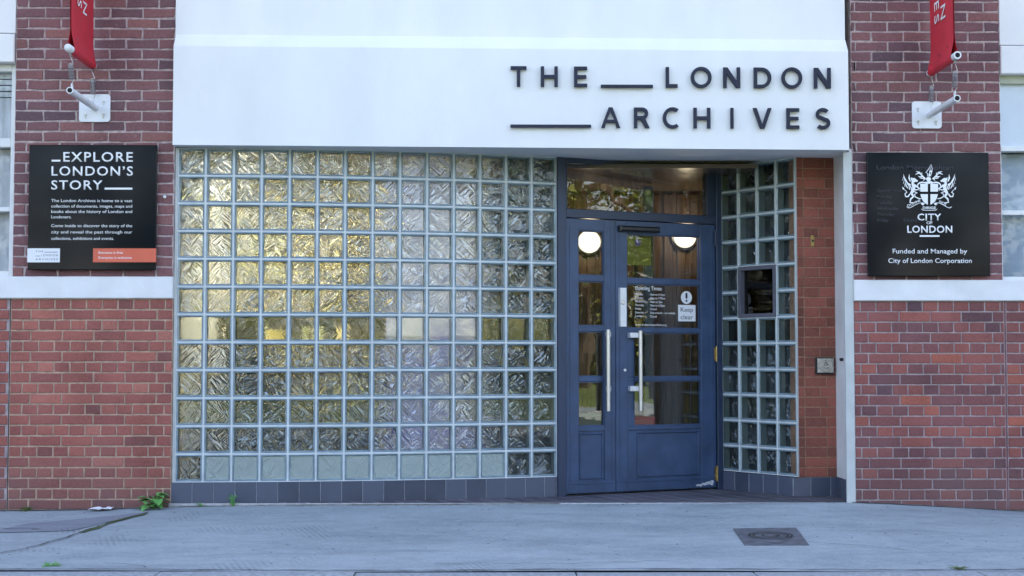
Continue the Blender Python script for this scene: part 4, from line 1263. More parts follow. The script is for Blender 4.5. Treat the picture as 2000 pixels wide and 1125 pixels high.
# dragon: wings, head, body, legs, tail
poly([(240, 205), (262, 262), (303, 330), (345, 352), (330, 372), (300, 360), (284, 330), (255, 290), (244, 240)])
stroke([(247, 240), (230, 298), (252, 296), (243, 345), (262, 340), (258, 385), (285, 365)], 6)
stroke([(270, 285), (275, 350), (300, 405)], [5, 9, 10])
stroke([(300, 330), (318, 375), (328, 425)], [6, 12, 14])
stroke([(330, 360), (345, 395), (352, 425)], [8, 14, 10])
stroke([(262, 345), (280, 385), (306, 412)], 5)
poly([(322, 208), (330, 265), (345, 315), (328, 312), (308, 265)])
poly([(345, 255), (362, 266), (392, 264), (442, 302), (432, 318), (404, 318), (388, 328), (372, 330), (352, 300), (342, 275)])
poly([(352, 310), (382, 335), (412, 368), (400, 420), (380, 465), (355, 490), (330, 478), (345, 440), (362, 400), (352, 350)])
stroke([(400, 365), (440, 395), (478, 420)], [30, 18, 14])
stroke([(395, 425), (420, 430), (448, 418), (462, 440)], [18, 14, 12, 8])
stroke([(385, 450), (430, 470), (392, 490), (404, 525), (445, 545), (482, 550)], [14, 16, 14, 14, 14, 10])
stroke([(345, 465), (378, 520), (340, 555), (330, 600), (385, 606)], [34, 30, 22, 16, 12])
stroke([(330, 485), (305, 520), (272, 520), (262, 480), (288, 462), (272, 440), (240, 415)], [18, 20, 18, 14, 14, 8, 5])
poly([(226, 385), (252, 408), (246, 425), (230, 420)])
# scroll
stroke([(286, 660), (312, 676), (345, 668), (400, 636), (460, 608), (505, 606), (530, 618)], [8, 10, 8, 8, 7, 8, 10])
poly([(480, 615), (520, 608), (535, 615), (512, 642), (490, 632)])
stroke([(486, 690), (505, 706), (595, 709)], [6, 8, 8])
arms.build('coat_of_arms', M['text_white'], s2)
sc_ = 10.44 / FPX / 7.03
x_, z_ = cp(305, 662); text_mesh(s2, 'motto', 'DOMINE', fS, x_, z_, 195 * sc_, 33 * sc_, M['text_white'], .02, .0006, .0003, 'L', R(24))
x_, z_ = cp(508, 690); text_mesh(s2, 'motto', 'DIRIGE', fS, x_, z_, 182 * sc_, 34 * sc_, M['text_white'], .03, .0006, .0003, 'L', 0)
x_, z_ = cp(728, 602); text_mesh(s2, 'motto', 'NOS', fS, x_, z_, 105 * sc_, 36 * sc_, M['text_white'], .02, .0006, .0003, 'L', R(-25))

# =================================================================== BANNERS AND BRACKETS
def spring(mb_, a, b, coil_r=.017, wire=.0028, turns=11, lead=.28):
    a, b = Vector(a), Vector(b); ax = b - a; L = ax.length; t = ax.normalized()
    x = t.cross(Vector((0, 1, 0))).normalized(); y = t.cross(x)
    pts = [a]
    l0, l1 = L * lead, L * (1 - lead * .55)
    N = turns * 12
    for i in range(N + 1):
        an = 2 * math.pi * turns * i / N
        pts.append(a + t * (l0 + (l1 - l0) * i / N) + (x * math.cos(an) + y * math.sin(an)) * coil_r)
    pts.append(b)
    mb_.tube(pts, wire, 6)
def ring(mb_, c, r_, wire, nrm):
    nrm = Vector(nrm).normalized(); x = nrm.orthogonal().normalized(); y = nrm.cross(x)
    mb_.tube([Vector(c) + (x * math.cos(a) + y * math.sin(a)) * r_ for a in [2 * math.pi * i / 14 for i in range(14)]], wire, 6, closed=True)
def banner_set(plate, tip, rod_out, rod_in, side, side_word, wall_dx):
    (pl, pt), (pr, pb) = plate
    cx, cz = (pl + pr) / 2, (pt + pb) / 2
    br = empty('banner_bracket', (cx, 0, cz), 'white bracket with a square wall plate and pipe arm on the %s brick pier' % side_word, 'bracket', 'white banner brackets')
    fP = Fr((cx, -.0, cz))
    m_ = MB()
    hw, hh = (pr - pl) / 2, (pt - pb) / 2; rr = .022
    P = []
    for sxn, szn, a0 in ((1, 1, 0), (-1, 1, 90), (-1, -1, 180), (1, -1, 270)):
        P += [(sxn * (hw - rr) + rr * math.cos(R(a0 + 15 * i)), szn * (hh - rr) + rr * math.sin(R(a0 + 15 * i))) for i in range(7)]
    m_.prism(P, .002, .014, fP)
    m_.build('wall_plate', M['bracket'], br)
    ax = tip[0]; az = tip[1]
    m_ = MB()
    N = 18
    m_.tube([(ax, -.012, az - .01), (ax, -.65, az)], .0235, N, caps=False)
    m_.build('pipe_arm', M['bracket'], br, True)
    m_ = MB(); m_.tube([(ax, -.55, az), (ax, -.6495, az)], .0174, N); m_.build('pipe_bore', M['hole'], br)
    m_ = MB(); m_.lathe([(.0236, .6485), (.0236, .6512), (.0172, .6512)], Fr((ax, 0, az)), 18, cap=False); m_.build('pipe_rim', M['bracket'], br)
    m_ = MB()
    for dx in (-.065, .065):
        for dz in (-.05, .045):
            if abs(cx + dx - ax) < .03 and dz > 0: continue
            m_ = MB(); m_.lathe([(.009, .0142), (.009, .021), (.001, .021)], Fr((cx + dx, 0, cz + dz)), 6); m_.box(-.004, .004, .0143, .017, -.026, -.012, Fr((cx + dx, 0, cz + dz)))
            m_.build('bolt', M['galv'], br)
    # eyes on the arm
    m_ = MB(); ring(m_, (ax, -.6, az + .04), .016, .004, (1, 0, 0)); ring(m_, (ax, -.06, az + .036), .014, .004, (1, 0, 0)); m_.build('eyelet', M['bracket'], br)
    # banner
    bx = rod_out[0]; zr = (rod_out[1] + rod_in[1]) / 2
    bn = empty('banner', (bx, -.33, zr), 'red cloth banner with white lettering hung beside the %s brick pier' % side_word, 'banner', 'red banners')
    z0 = zr; z1 = 5.2
    y0, y1 = -.595, -.055
    m_ = MB()
    # two cloth skins wrapped round the rod, slightly bellied
    rows_ = 26; cols_ = 12
    for sgn in (1, -1):
        pts = []
        for i in range(rows_ + 1):
            t = i / rows_
            z = z0 + .0 + (z1 - z0) * t ** 1.6
            for j in range(cols_ + 1):
                q = j / cols_
                y = y0 + (y1 - y0) * q
                off = .029 if t < .02 else max(.004, .029 * (1 - min(1, (z - z0) / .14)))
                wob = .004 * math.sin(q * 5 + z * 3) * min(1, (z - z0) * 4)
                pts.append(Vector((bx + sgn * off + wob, y, z)))
        f = [(i * (cols_ + 1) + j, i * (cols_ + 1) + j + 1, (i + 1) * (cols_ + 1) + j + 1, (i + 1) * (cols_ + 1) + j) for i in range(rows_) for j in range(cols_)]
        m_.mesh(pts, f)
    # the underside of the sleeve
    pts = []; f = []
    for i in range(9):
        an = math.pi + math.pi * i / 8
        for j in range(2):
            pts.append(Vector((bx + .029 * math.cos(an), (y0, y1)[j], z0 + .029 * math.sin(an))))
    f = [(2 * i, 2 * i + 1, 2 * i + 3, 2 * i + 2) for i in range(8)]
    m_.mesh(pts, f)
    m_.build('banner_cloth', M['red_cloth'], bn, True)
    m_ = MB(); m_.tube([(bx, -.655, z0), (bx, -.02, z0)], .0265, 18, caps=(side < 0)); m_.build('rod', M['bracket'], bn, True)
    if side > 0:
        m_ = MB(); m_.tube([(bx, -.6, z0), (bx, -.656, z0)], .0175, 16); m_.build('rod_bore', M['hole'], bn)
        m_ = MB(); m_.lathe([(.0266, .6535), (.0266, .6565), (.0172, .6565)], Fr((bx, 0, z0)), 18, cap=False); m_.build('rod_rim', M['bracket'], bn)
    # grommets
    for yy, zz in ((-.47, .1), (-.3, .07), (-.13, .05)):
        m_ = MB(); m_.lathe([(.006, .0), (.006, .002), (.001, .0025)], Fr((bx - side * (.029 * (1 - zz / .14) + .005), yy, z0 + zz), (0, 1, 0), (-side, 0, 0)), 8)
        m_.build('stud', M['galv'], bn)
    # lettering on the inner face, reading downwards
    inner = -side
    u_ = (0, 1, 0) if inner > 0 else (0, -1, 0)
    # frame: "along" runs down the cloth, "up" runs towards the top of the letters
    topdir = Vector((0, 1, 0)) if inner > 0 else Vector((0, -1, 0))
    fT = Fr((bx + inner * .007, 0, 0), (0, 0, -1), (inner, 0, 0), tuple(topdir))
    for word, ymid, zend in side_text[side]:
        o_ = text_mesh(bn, 'lettering', word, fT, -zend, (ymid if inner > 0 else -ymid), None, .1 if side < 0 else .112, M['text_white'], .0, .0012, .003, 'R', 0, 1.3)
    # springs
    m_ = MB(); spring(m_, (bx, -.6, z0 - .045), (ax, -.6, az + .055)); ring(m_, (bx, -.6, z0 - .036), .012, .004, (1, 0, 0)); m_.build('spring', M['galv'], bn)
    m_ = MB(); spring(m_, (bx, -.06, z0 - .045), (ax, -.06, az + .05)); ring(m_, (bx, -.06, z0 - .036), .012, .004, (1, 0, 0)); m_.build('spring', M['galv'], bn)
side_text = {-1: [('THE LONDON', -.345, at(165, 28.5, -.3)[1]), ('ARCHIVES', -.476, at(153, 14, -.43)[1])],
             1: [('THE LONDON', -.33, at(1845, 36, -.39)[1]), ('ARCHIVES', -.185, at(1828, 45, -.24)[1])]}
banner_set(((-3.052, 2.974), (-2.829, 2.774)), (-2.935, 2.885), (-2.95, 3.186), (-2.91, 3.164), -1, 'left', 0)
banner_set(((2.96, 2.936), (3.174, 2.739)), (3.085, 2.845), (3.09, 3.15), (3.06, 3.13), 1, 'right', 0)

# =================================================================== SMALL FITTINGS
fP2 = Fr(p1, p2 - p1, ((p2 - p1).y, -(p2 - p1).x, 0))
def pier_at(px, py):
    d = ray(px, py); t = ((p1 - CAM).dot(fP2.n)) / d.dot(fP2.n); q = CAM + d * t
    return (q - p1).dot(fP2.u), q.z
pa = pier_at(1592, 731); pb = pier_at(1627, 698)
pp = empty('door_push_pad', tuple(fP2((pa[0] + pb[0]) / 2, 0, pa[1])), 'square steel accessible door push pad on the orange brick pier', 'push pad')
m_ = MB(); m_.box(pa[0], pb[0], .001, .022, pa[1], pb[1], fP2, .004); m_.build('back_box', M['black'], pp)
m_ = MB(); m_.box(pa[0] + .012, pb[0] - .004, .0222, .03, pa[1] + .012, pb[1] - .008, fP2, .004); m_.build('face_plate', M['pad_steel'], pp)
cs, cz_ = (pa[0] + pb[0]) / 2 + .004, (pa[1] + pb[1]) / 2 + .002
m_ = MB(); m_.lathe([(.05, .03), (.05, .036), (.046, .04), (.001, .04)], Fr(fP2(cs, 0, cz_), fP2.u, fP2.n), 30); m_.build('push_disc', M['pad_steel'], pp, False)
m_ = MB()
def pst(pts, w):
    for (x0, z0), (x1, z1) in zip(pts, pts[1:]):
        dx, dz = x1 - x0, z1 - z0; q = math.hypot(dx, dz); nx, nz = -dz / q * w / 2, dx / q * w / 2
        _k[0] += 1; d = .0402 + (_k[0] % 20) * .00003
        m_.prism([(cs + x0 + nx, cz_ + z0 + nz), (cs + x1 + nx, cz_ + z1 + nz), (cs + x1 - nx, cz_ + z1 - nz), (cs + x0 - nx, cz_ + z0 - nz)], d, d + .0006, fP2)
pst([(-.004, .03), (-.003, .014), (.008, .014), (.013, .003)], .004)
pst([(-.003, .021), (.006, .021)], .003)
pst([(.0 + .011 * math.cos(R(a)) - .003, .010 + .011 * math.sin(R(a))) for a in range(120, 350, 25)], .003)
m_.lathe([(.004, .0402), (.004, .0408), (.001, .0408)], Fr(fP2(cs - .004, 0, cz_ + .036), fP2.u, fP2.n), 10)
m_.build('wheelchair_symbol', M['letter'], pp)
text_mesh(pp, 'lettering', 'PUSH', fP2, cs, cz_ - .024, .04, .012, M['letter'], .01, .0005, .0402, 'C')
ba = pier_at(1583, 481.5); bb = pier_at(1590, 459.5)
db_ = empty('doorbell', tuple(fP2((ba[0] + bb[0]) / 2, 0, ba[1])), 'small brass doorbell high on the orange brick pier', 'doorbell')
m_ = MB(); m_.box(ba[0], bb[0], .001, .012, ba[1], bb[1], fP2, .003); m_.build('plate', M['brass'], db_)
m_ = MB(); m_.lathe([(.009, .0121), (.009, .018), (.001, .02)], Fr(fP2((ba[0] + bb[0]) / 2, 0, (ba[1] + bb[1]) / 2), fP2.u, fP2.n), 14); m_.build('button', M['black'], db_)
m_ = MB(); m_.lathe([(.012, 0), (.012, .02), (.009, .026), (.001, .027)], Fr((2.505, .26, 1.067), (0, -1, 0), (-1, 0, 0)), 12)
o = m_.build('door_stop', M['black'], None, loc=(2.505, .26, 1.067)); tag(o, 'small black door stop on the white reveal beside the push pad', 'door stop')
x, z = at(322, 384.5, 0)
m_ = MB(); m_.lathe([(.011, .0), (.011, .01), (.005, .012), (.001, .009)], Fr((x, 0, z)), 14)
o = m_.build('wall_fixing', M['bracket'], None, loc=(x, 0, z)); tag(o, 'small round white fixing on the dark bricks right of the story sign', 'fixing')

# =================================================================== GROUND
def lerp(a, b, t): return a + (b - a) * t
BASE = [(-20, -.02), (-3.6, -.006), (-2.9, .002), (-2.4, .02), (-1.5, .03), (0, .036), (2.3, .046), (2.55, .045), (3.0, .024), (3.7, -.018), (20, -.03)]
def base_z(x):
    for (a, za), (b, zb) in zip(BASE, BASE[1:]):
        if a <= x <= b: return lerp(za, zb, (x - a) / (b - a))
def kerb_y(x): return -2.62 - .035 * max(-1, min(1, (x + 1) / 2.5)) - .04
def pav_z(x, y):
    t = min(1, max(0, -y / 2.7))
    return lerp(base_z(x), -.052, t ** .9) + .004 * math.sin(x * 1.9 + y * 2.3) * t
gx = [-20, -12, -8, -6] + [-5 + .16 * i for i in range(63)] + [6, 8, 12, 20]
pts = []; NY = 18
for x in gx:
    for j in range(NY + 1):
        y = lerp(.03, kerb_y(x), j / NY)
        pts.append(Vector((x, y, pav_z(x, y))))
m_ = MB(); m_.mesh(pts, [(i * (NY + 1) + j, (i + 1) * (NY + 1) + j, (i + 1) * (NY + 1) + j + 1, i * (NY + 1) + j + 1) for i in range(len(gx) - 1) for j in range(NY)])
tag(m_.build('pavement', M['pave'], None, True), kind='structure')
# recess floor of quarry tiles, square to the doors
def clip(poly, a, b, c):  # keep a*x+b*y>=c
    out = []
    for i in range(len(poly)):
        p, q = poly[i], poly[(i + 1) % len(poly)]
        dp_, dq = a * p[0] + b * p[1] - c, a * q[0] + b * q[1] - c
        if dp_ >= 0: out.append(p)
        if (dp_ >= 0) != (dq >= 0):
            t = dp_ / (dp_ - dq); out.append((lerp(p[0], q[0], t), lerp(p[1], q[1], t)))
    return out
m_ = MB(); rg = random.Random(5)
for i in range(-18, 16):
    for j in range(-3, 16):
        s0_, t0_ = i * .152, j * .3
        q = []
        for (s, t) in ((s0_ + .005, t0_ + .005), (s0_ + .147, t0_ + .005), (s0_ + .147, t0_ + .295), (s0_ + .005, t0_ + .295)):
            P = DA + DU * s + DN * t; q.append((P.x, P.y))
        q = clip(q, 0, 1, .004); q = clip(q, 1, 0, -2.37) if q else q
        q = clip(q, -1, 0, -2.53) if q else q
        if len(q) < 3: continue
        zz = .0465 + rg.uniform(-.0004, .0004)
        m_.face([Vector((x, y, zz)) for x, y in q], rg.random())
tag(m_.build('recess_floor', M['floor_tile'], None), kind='structure')
m_ = MB(); m_.mesh([Vector((-2.38, .0, .0452)), Vector((2.53, .0, .0452)), Vector((2.53, 1.3, .0452)), Vector((-2.38, 1.3, .0452)), Vector((-2.38, .0, -.1)), Vector((2.53, .0, -.1))], [(0, 1, 2, 3), (4, 5, 1, 0)])
tag(m_.build('recess_floor_grout', M['grout_pale'], None), kind='structure')
# older darker patch at the left, cracks
def ground_poly(name, P, mat, up=.004):
    m2 = MB(); m2.face([Vector((x, y, pav_z(x, y) + up)) for x, y in P]); return tag(m2.build(name, mat, None), kind='structure')
def sub_patch(name, P, mat, up):
    """a patch that follows the pavement: triangulated fan in small pieces"""
    m2 = MB()
    xs = [p[0] for p in P]; ys = [p[1] for p in P]
    x = min(xs)
    while x < max(xs):
        y = min(ys)
        while y < max(ys):
            cell = [(x, y), (x + .16, y), (x + .16, y + .15), (x, y + .15)]
            q = cell
            for (a, b) in zip(P, P[1:] + P[:1]):
                nx, ny = -(b[1] - a[1]), b[0] - a[0]
                q = clip(q, nx, ny, nx * a[0] + ny * a[1]) if q else q
            if len(q) >= 3: m2.face([Vector((u, v, pav_z(u, v) + up)) for u, v in q])
            y += .15
        x += .16
    return tag(m2.build(name, mat, None), kind='structure')
sub_patch('pavement_patch', [(-3.45, -1.2), (-2.75, -1.1), (-2.47, -.3), (-2.42, -.02), (-2.95, -.02), (-3.15, -.72), (-3.5, -.95)], M['pave_patch'], .004)
sub_patch('pavement_patch', [(-6, -1.35), (-3.45, -1.2), (-3.5, -.95), (-6, -1.0)], M['pave_patch'], .004)
def crack(pts, w, mat, seed, name='pavement_crack', up=.008, amp=.02):
    rg = random.Random(seed); m2 = MB(); Q = []
    for (a, b) in zip(pts, pts[1:]):
        n = max(2, int(math.dist(a, b) / .06))
        for i in range(n): Q.append((lerp(a[0], b[0], i / n) + rg.uniform(-amp, amp) * .6, lerp(a[1], b[1], i / n) + rg.uniform(-amp, amp)))
    Q.append(pts[-1])
    L = []
    for i, (x, y) in enumerate(Q):
        a = Q[max(i - 1, 0)]; b = Q[min(i + 1, len(Q) - 1)]
        dx, dy = b[0] - a[0], b[1] - a[1]; q = math.hypot(dx, dy) or 1
        ww = w * rg.uniform(.4, 1.3) / 2
        L.append(((x - dy / q * ww, y + dx / q * ww), (x + dy / q * ww, y - dx / q * ww)))
    for (a, b), (c, d) in zip(L, L[1:]):
        m2.face([Vector((x, y, pav_z(x, y) + up)) for x, y in (a, b, d, c)])
    return tag(m2.build(name, mat, None), kind='structure')
crack([(-2.45, -.3), (-2.6, -.8), (-2.68, -1.35), (-2.8, -1.9), (-2.95, -2.2)], .014, M['crack'], 1)
crack([(-3.7, -1.45), (-3.3, -1.5), (-3.22, -1.9), (-3.4, -2.1), (-3.5, -2.4)], .014, M['crack'], 2)
crack([(-3.25, -2.1), (-3.0, -2.25), (-2.9, -2.45)], .01, M['crack'], 3)
crack([(-3.8, -1.02), (-3.4, -.98), (-3.12, -.98), (-2.98, -1.03)], .012, M['crack'], 4)
crack([(-2.2, -2.45), (-2.0, -2.5), (-1.93, -2.58)], .008, M['crack'], 5)
crack([(1.8, -1.75), (2.0, -1.85), (2.2, -1.95), (2.35, -2.1)], .006, M['crack'], 6)
crack([(-2.46, -.35), (-2.58, -.75), (-2.66, -1.2)], .05, M['moss'], 7, 'moss_line', .006, .015)
crack([(-8, -2.6), (-2, -2.62), (0, -2.655), (3, -2.655), (8, -2.655)], .014, M['crack'], 8, up=.005, amp=.008)
crack([(-3.6, -.012), (-2.42, -.012)], .03, M['crack'], 9, up=.004, amp=.004)
crack([(-5.5, -.014), (-3.53, -.012), (-2.42, -.012)], .045, M['dirt'], 12, 'wall_foot_dirt', .005, .008)
crack([(-2.4, -.004), (-1, -.004), (.4, -.004)], .02, M['dirt'], 13, 'wall_foot_dirt', .006, .005)
crack([(2.5, -.012), (3.6, -.012), (5, -.012)], .04, M['dirt'], 14, 'wall_foot_dirt', .005, .008)
crack([(-.4, -2.45), (.3, -2.5), (.9, -2.42)], .007, M['crack'], 15)
crack([(2.1, -1.3), (2.45, -1.4), (2.7, -1.7), (3.3, -1.85)], .005, M['crack'], 16)
m_ = MB(); rg = random.Random(55)
for k in range(420):
    if k < 260:
        x = rg.uniform(-3.7, 3.7); y = -abs(rg.gauss(0, .03)) - .012
        if -2.4 < x < 2.5: y -= .0
    else: x = rg.uniform(-3.7, 3.7); y = rg.uniform(-2.6, -.1)
    r0 = rg.uniform(.002, .006); z = pav_z(x, y) + .001
    P = [Vector((x + r0 * rg.uniform(.6, 1.2) * math.cos(a), y + r0 * rg.uniform(.6, 1.2) * math.sin(a), z)) for a in [i * 1.2566 for i in range(5)]]
    P.append(Vector((x, y, z + r0 * .8)))
    m_.mesh(P, [(i, (i + 1) % 5, 5) for i in range(5)], rg.random())
tag(m_.build('grit', M['grit'], None, fix=False), 'fine grit scattered along the foot of the walls and over the pavement', 'grit', kind='stuff')
# kerb and road
m_ = MB()
rg = random.Random(3); x = -20.0
while x < 20:
    L = .9 + .3 * rg.random()
    ya = kerb_y(x + L / 2)
    m_.box(x + .004, x + L - .004, -ya + .005, -ya + .16, -.3, -.05 + rg.uniform(-.003, .003), bev=.012, r=rg.random()) if False else None
    z1 = -.055 + rg.uniform(-.003, .003)
    p = [Vector((a, ya - d, z)) for (d, z) in ((.005, -.3), (.005, z1), (.14, z1), (.158, z1 - .012), (.166, -.3)) for a in (x + .004, x + L - .004)]
    m_.mesh(p, [(0, 1, 3, 2), (2, 3, 5, 4), (4, 5, 7, 6), (6, 7, 9, 8), (0, 2, 4, 6, 8), (9, 7, 5, 3, 1)])
    x += L
tag(m_.build('kerb', M['kerb'], None), kind='structure')
m_ = MB(); m_.mesh([Vector((-150, -150, -.185)), Vector((150, -150, -.185)), Vector((150, 60, -.185)), Vector((-150, 60, -.185))], [(0, 1, 2, 3)])
tag(m_.build('road', M['road'], None), kind='structure')
m_ = MB(); m_.box(-60, 60, 13.0, 60, -.18, -.03, bev=.01); tag(m_.build('lawn', M['grass'], None), kind='structure')
m_ = MB(); m_.box(-60, 60, 10.9, 12.99, -.18, -.05, bev=.01); tag(m_.build('opposite_pavement', M['pave'], None), kind='structure')

# access cover
def gp(px, py, z=-.03):
    d = ray(px, py); t = (z - CAM.z) / d.z; q = CAM + d * t; return q.x, q.y
cv = [gp(1432, 1042), gp(1555, 1041), gp(1580, 1067), gp(1455, 1067)]
cvx, cvy = sum(p[0] for p in cv) / 4, sum(p[1] for p in cv) / 4
ac = empty('access_cover', (cvx, cvy, pav_z(cvx, cvy)), 'worn dark square access cover set in the pavement in front of the doors', 'access cover')
zc = [pav_z(*p) + .006 for p in cv]
m_ = MB(); m_.mesh([Vector((p[0], p[1], z)) for p, z in zip(cv, zc)] + [Vector((p[0], p[1], z - .05)) for p, z in zip(cv, zc)],
                   [(0, 1, 2, 3), (4, 5, 1, 0), (5, 6, 2, 1), (6, 7, 3, 2), (7, 4, 0, 3)])
m_.build('plate', M['iron'], ac)
m_ = MB()
for r0 in (.13, .105, .05):
    n = 28; P = []
    for rr in (r0 + .006, r0 - .006):
        P += [Vector((cvx + rr * math.cos(2 * math.pi * i / n), cvy + rr * math.sin(2 * math.pi * i / n), 0)) for i in range(n)]
    for v in P: v.z = pav_z(v.x, v.y) + .0125
    m_.mesh(P, [(i, (i + 1) % n, n + (i + 1) % n, n + i) for i in range(n)])
m_.build('raised_ring', M['crack'], ac)

# =================================================================== WEEDS, LITTER
def leaf_quad(m2, base, dirv, L, W, droop=.3, up=Vector((0, 0, 1))):
    d = Vector(dirv).normalized(); s = d.cross(up)
    if s.length < .05: s = Vector((1, 0, 0))
    s.normalize(); n = s.cross(d)
    prof = [(0, .1), (.25, .8), (.5, 1), (.78, .62), (1, .02)]
    P = []
    for t, w in prof:
        c = base + d * (L * t) - Vector((0, 0, 1)) * (droop * L * t * t)
        P += [c - s * W * w / 2 + n * W * .12 * w, c, c + s * W * w / 2 + n * W * .12 * w]
    f = []
    for i in range(4):
        f += [(i * 3, i * 3 + 1, i * 3 + 4, i * 3 + 3), (i * 3 + 1, i * 3 + 2, i * 3 + 5, i * 3 + 4)]
    m2.mesh(P, f, random.random())
def weed(name, x, y, label, spread, height, n, L, W, seed, mat, stem=True):
    rg = random.Random(seed); m2 = MB(); z0 = pav_z(x, y); ms = MB()
    for k in range(n):
        an = rg.uniform(0, 2 * math.pi); rr = spread * math.sqrt(rg.random()); h = height * rg.uniform(.25, 1)
        b = Vector((x + rr * math.cos(an) * .7, y + rr * math.sin(an) * .5, z0 + h))
        ms.tube([Vector((x, y, z0 - .01)), Vector((x + rr * .3 * math.cos(an), y + rr * .25 * math.sin(an), z0 + h * .7)), b], .0016, 4)
        leaf_quad(m2, b, (math.cos(an), math.sin(an) - .3, rg.uniform(-.1, .6)), L * rg.uniform(.6, 1.1), W * rg.uniform(.7, 1.1), .4)
    root = empty(name, (x, y, z0), label, 'weed')
    m2.build('leaves', mat, root, True, fix=False)
    ms.build('stem', mat, root)
wx, wy = gp(285, 1003, .01)
weed('leafy_weed', wx, -.10, 'large bright green leafy weed at the corner of the red brick wall and plinth', .065, .1, 30, .09, .075, 1, M['weed'])
def wall_x(px): return at(px, 985, 0)[0]
weed('sprig_weed', wall_x(455), -.01, 'tall thin weed sprig growing against the dark tile plinth', .045, .085, 22, .022, .012, 2, M['weed'])
weed('sprig_weed', wall_x(392), -.01, 'tiny weed sprig at the foot of the tile plinth nearest the leafy weed', .03, .03, 10, .02, .012, 3, M['weed'])
weed('moss_tuft', wall_x(52), -.03, 'low mossy tuft at the foot of the left brick wall', .06, .03, 40, .022, .012, 4, M['moss'])
kx, ky = gp(98, 1108, -.05)
weed('kerb_weed', kx, ky, 'small green weed by the kerb at the left end of the pavement', .07, .02, 26, .022, .013, 5, M['weed'])
kx, ky = gp(1880, 1114, -.05)
weed('kerb_weed', kx, -2.62, 'small green weed by the kerb at the right end of the pavement', .08, .015, 20, .02, .012, 6, M['moss'])
px_ = wall_x(203)
m_ = MB(); rg = random.Random(9)
P = []
for i in range(9):
    for j in range(4):
        x = px_ - .08 + .165 * i / 8; y = -.13 + .1 * j / 3
        P.append(Vector((x + rg.uniform(-.006, .006), y + rg.uniform(-.01, .01), pav_z(x, y) + .012 + rg.uniform(0, .014))))
m_.mesh(P, [(i * 4 + j, (i + 1) * 4 + j, (i + 1) * 4 + j + 1, i * 4 + j + 1) for i in range(8) for j in range(3)])
o = m_.build('paper_scrap', M['paper'], None, loc=(px_, -.08, pav_z(px_, -.08))); tag(o, 'crumpled white paper scrap lying at the foot of the left brick wall', 'litter')

# =================================================================== ACROSS THE STREET (seen in the glass and the glossy signs)
def tree(name, x, y, h, r, n, seed, label, mat, crown_lo=.35):
    rg = random.Random(seed)
    root = empty(name, (x, y, -.05), label, 'tree', 'trees across the street')
    t = MB()
    t.tube([Vector((x, y, -.1)), Vector((x + .1, y, h * .3)), Vector((x - .05, y + .1, h * .6)), Vector((x, y, h * .85))], [.22, .17, .11, .04], 8)
    for k in range(7):
        a = rg.uniform(0, 6.28); z = h * rg.uniform(.35, .65)
        t.tube([Vector((x, y, z)), Vector((x + r * .5 * math.cos(a), y + r * .5 * math.sin(a), z + h * .12)), Vector((x + r * .85 * math.cos(a), y + r * .85 * math.sin(a), z + h * .2))], [.08, .05, .015], 6)
    t.build('trunk', M['bark'], root)
    c = MB()
    clumps = []
    for k in range(46):
        a = rg.uniform(0, 6.28); rr = r * math.sqrt(rg.random()); z = h * lerp(crown_lo, 1, rg.random())
        q = 1 - abs((z / h - (crown_lo + 1) / 2) / ((1 - crown_lo) / 2)) ** 2
        clumps.append((Vector((x + rr * math.cos(a) * math.sqrt(max(.1, q)), y + rr * math.sin(a) * math.sqrt(max(.1, q)), z)), rg.uniform(.35, .8)))
    for k in range(n):
        cc, cr = rg.choice(clumps)
        v = Vector((rg.gauss(0, 1), rg.gauss(0, 1), rg.gauss(0, .8))); v = v.normalized() * cr * rg.random() ** .4
        b = cc + v
        d = Vector((rg.uniform(-1, 1), rg.uniform(-1, 1), rg.uniform(-.7, .4))).normalized()
        s = d.cross(Vector((rg.uniform(-1, 1), rg.uniform(-1, 1), 1))).normalized()
        L = rg.uniform(.14, .26)
        c.face([b, b + d * L * .5 + s * L * .3, b + d * L, b + d * L * .5 - s * L * .3], rg.random())
    c.build('crown', mat, root, fix=False)
tree('street_tree', -7.5, -23, 9.5, 3.2, 3600, 1, 'broad green tree left across the street', M['leaf_dark'])
tree('street_tree', -2.2, -26, 8.0, 2.8, 3200, 2, 'lighter green tree facing the glass blocks across the street', M['leaf'])
tree('street_tree', 3.6, -24, 10.5, 3.0, 3600, 3, 'tall tree facing the doors across the street', M['leaf_dark'])
tree('street_tree', 9.2, -26, 8.5, 3.4, 3600, 4, 'broad tree right across the street', M['leaf_dark'])
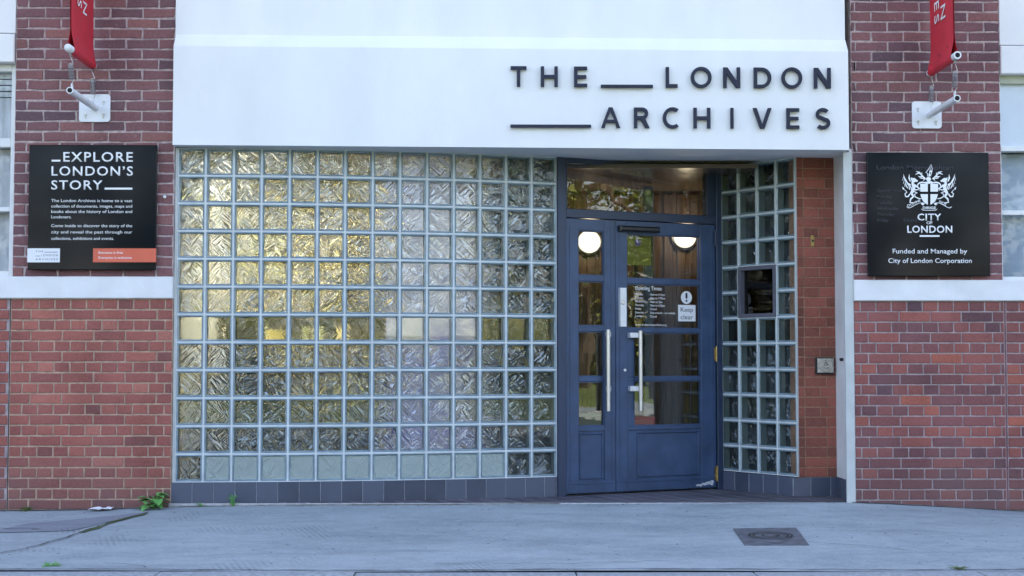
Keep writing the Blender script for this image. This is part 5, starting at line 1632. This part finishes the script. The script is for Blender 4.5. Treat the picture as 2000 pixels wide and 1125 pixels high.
tree('street_tree', -14, -28, 11, 4.0, 3600, 5, 'tall tree at the far left across the street', M['leaf_dark'])
tree('street_tree', 16, -28, 11, 4.0, 3600, 6, 'tall tree at the far right across the street', M['leaf_dark'])
tree('street_tree', 25, -15, 9.5, 3.6, 3600, 7, 'broad tree at the right end of the row across the street', M['leaf'])
tree('street_tree', 31, -22, 11, 4.2, 3600, 8, 'tall dark tree beyond the right end of the row', M['leaf_dark'])
tree('street_tree', -24, -15, 9.5, 3.6, 3600, 9, 'broad tree at the left end of the row across the street', M['leaf'])
def hedge(name, a, b, hgt, n, seed, label, mat, thick=.9):
    hg = MB(); rg = random.Random(seed)
    a = Vector((*a, 0)); b = Vector((*b, 0)); u = (b - a).normalized(); v = Vector((-u.y, u.x, 0)); L_ = (b - a).length
    for k in range(n):
        t = rg.random() * L_
        hh = hgt * (1 + .12 * math.sin(t * .8 + seed) + .1 * math.sin(t * 2.3))
        p = a + u * t + v * rg.uniform(-thick, thick) + Vector((0, 0, -.1 + hh * rg.random()))
        d = Vector((rg.uniform(-1, 1), rg.uniform(-1, 1), rg.uniform(-.5, .8))).normalized()
        s = d.cross(Vector((rg.uniform(-1, 1), .3, 1))).normalized(); L = rg.uniform(.3, .6)
        hg.face([p, p + d * L * .5 + s * L * .35, p + d * L, p + d * L * .5 - s * L * .35], rg.random())
    m = (a + b) / 2
    o = hg.build(name, mat, None, fix=False, loc=(m.x, m.y, 0)); tag(o, label, 'hedge')
hedge('hedge', (-50, -33), (60, -33), 3.7, 15000, 31, 'long sunlit leafy hedge behind the trees across the street', M['leaf_bright'])
hedge('tall_hedge', (-60, -38), (70, -38), 9.5, 26000, 32, 'tall dark belt of greenery beyond the sunlit hedge', M['leaf_black'], 1.6)
hedge('hedge', (40, -32), (42, -8), 7, 7000, 33, 'leafy hedge closing the view at the right across the street', M['leaf_dark'])
hedge('hedge', (-36, -32), (-38, -8), 7, 7000, 34, 'leafy hedge closing the view at the left across the street', M['leaf_dark'])
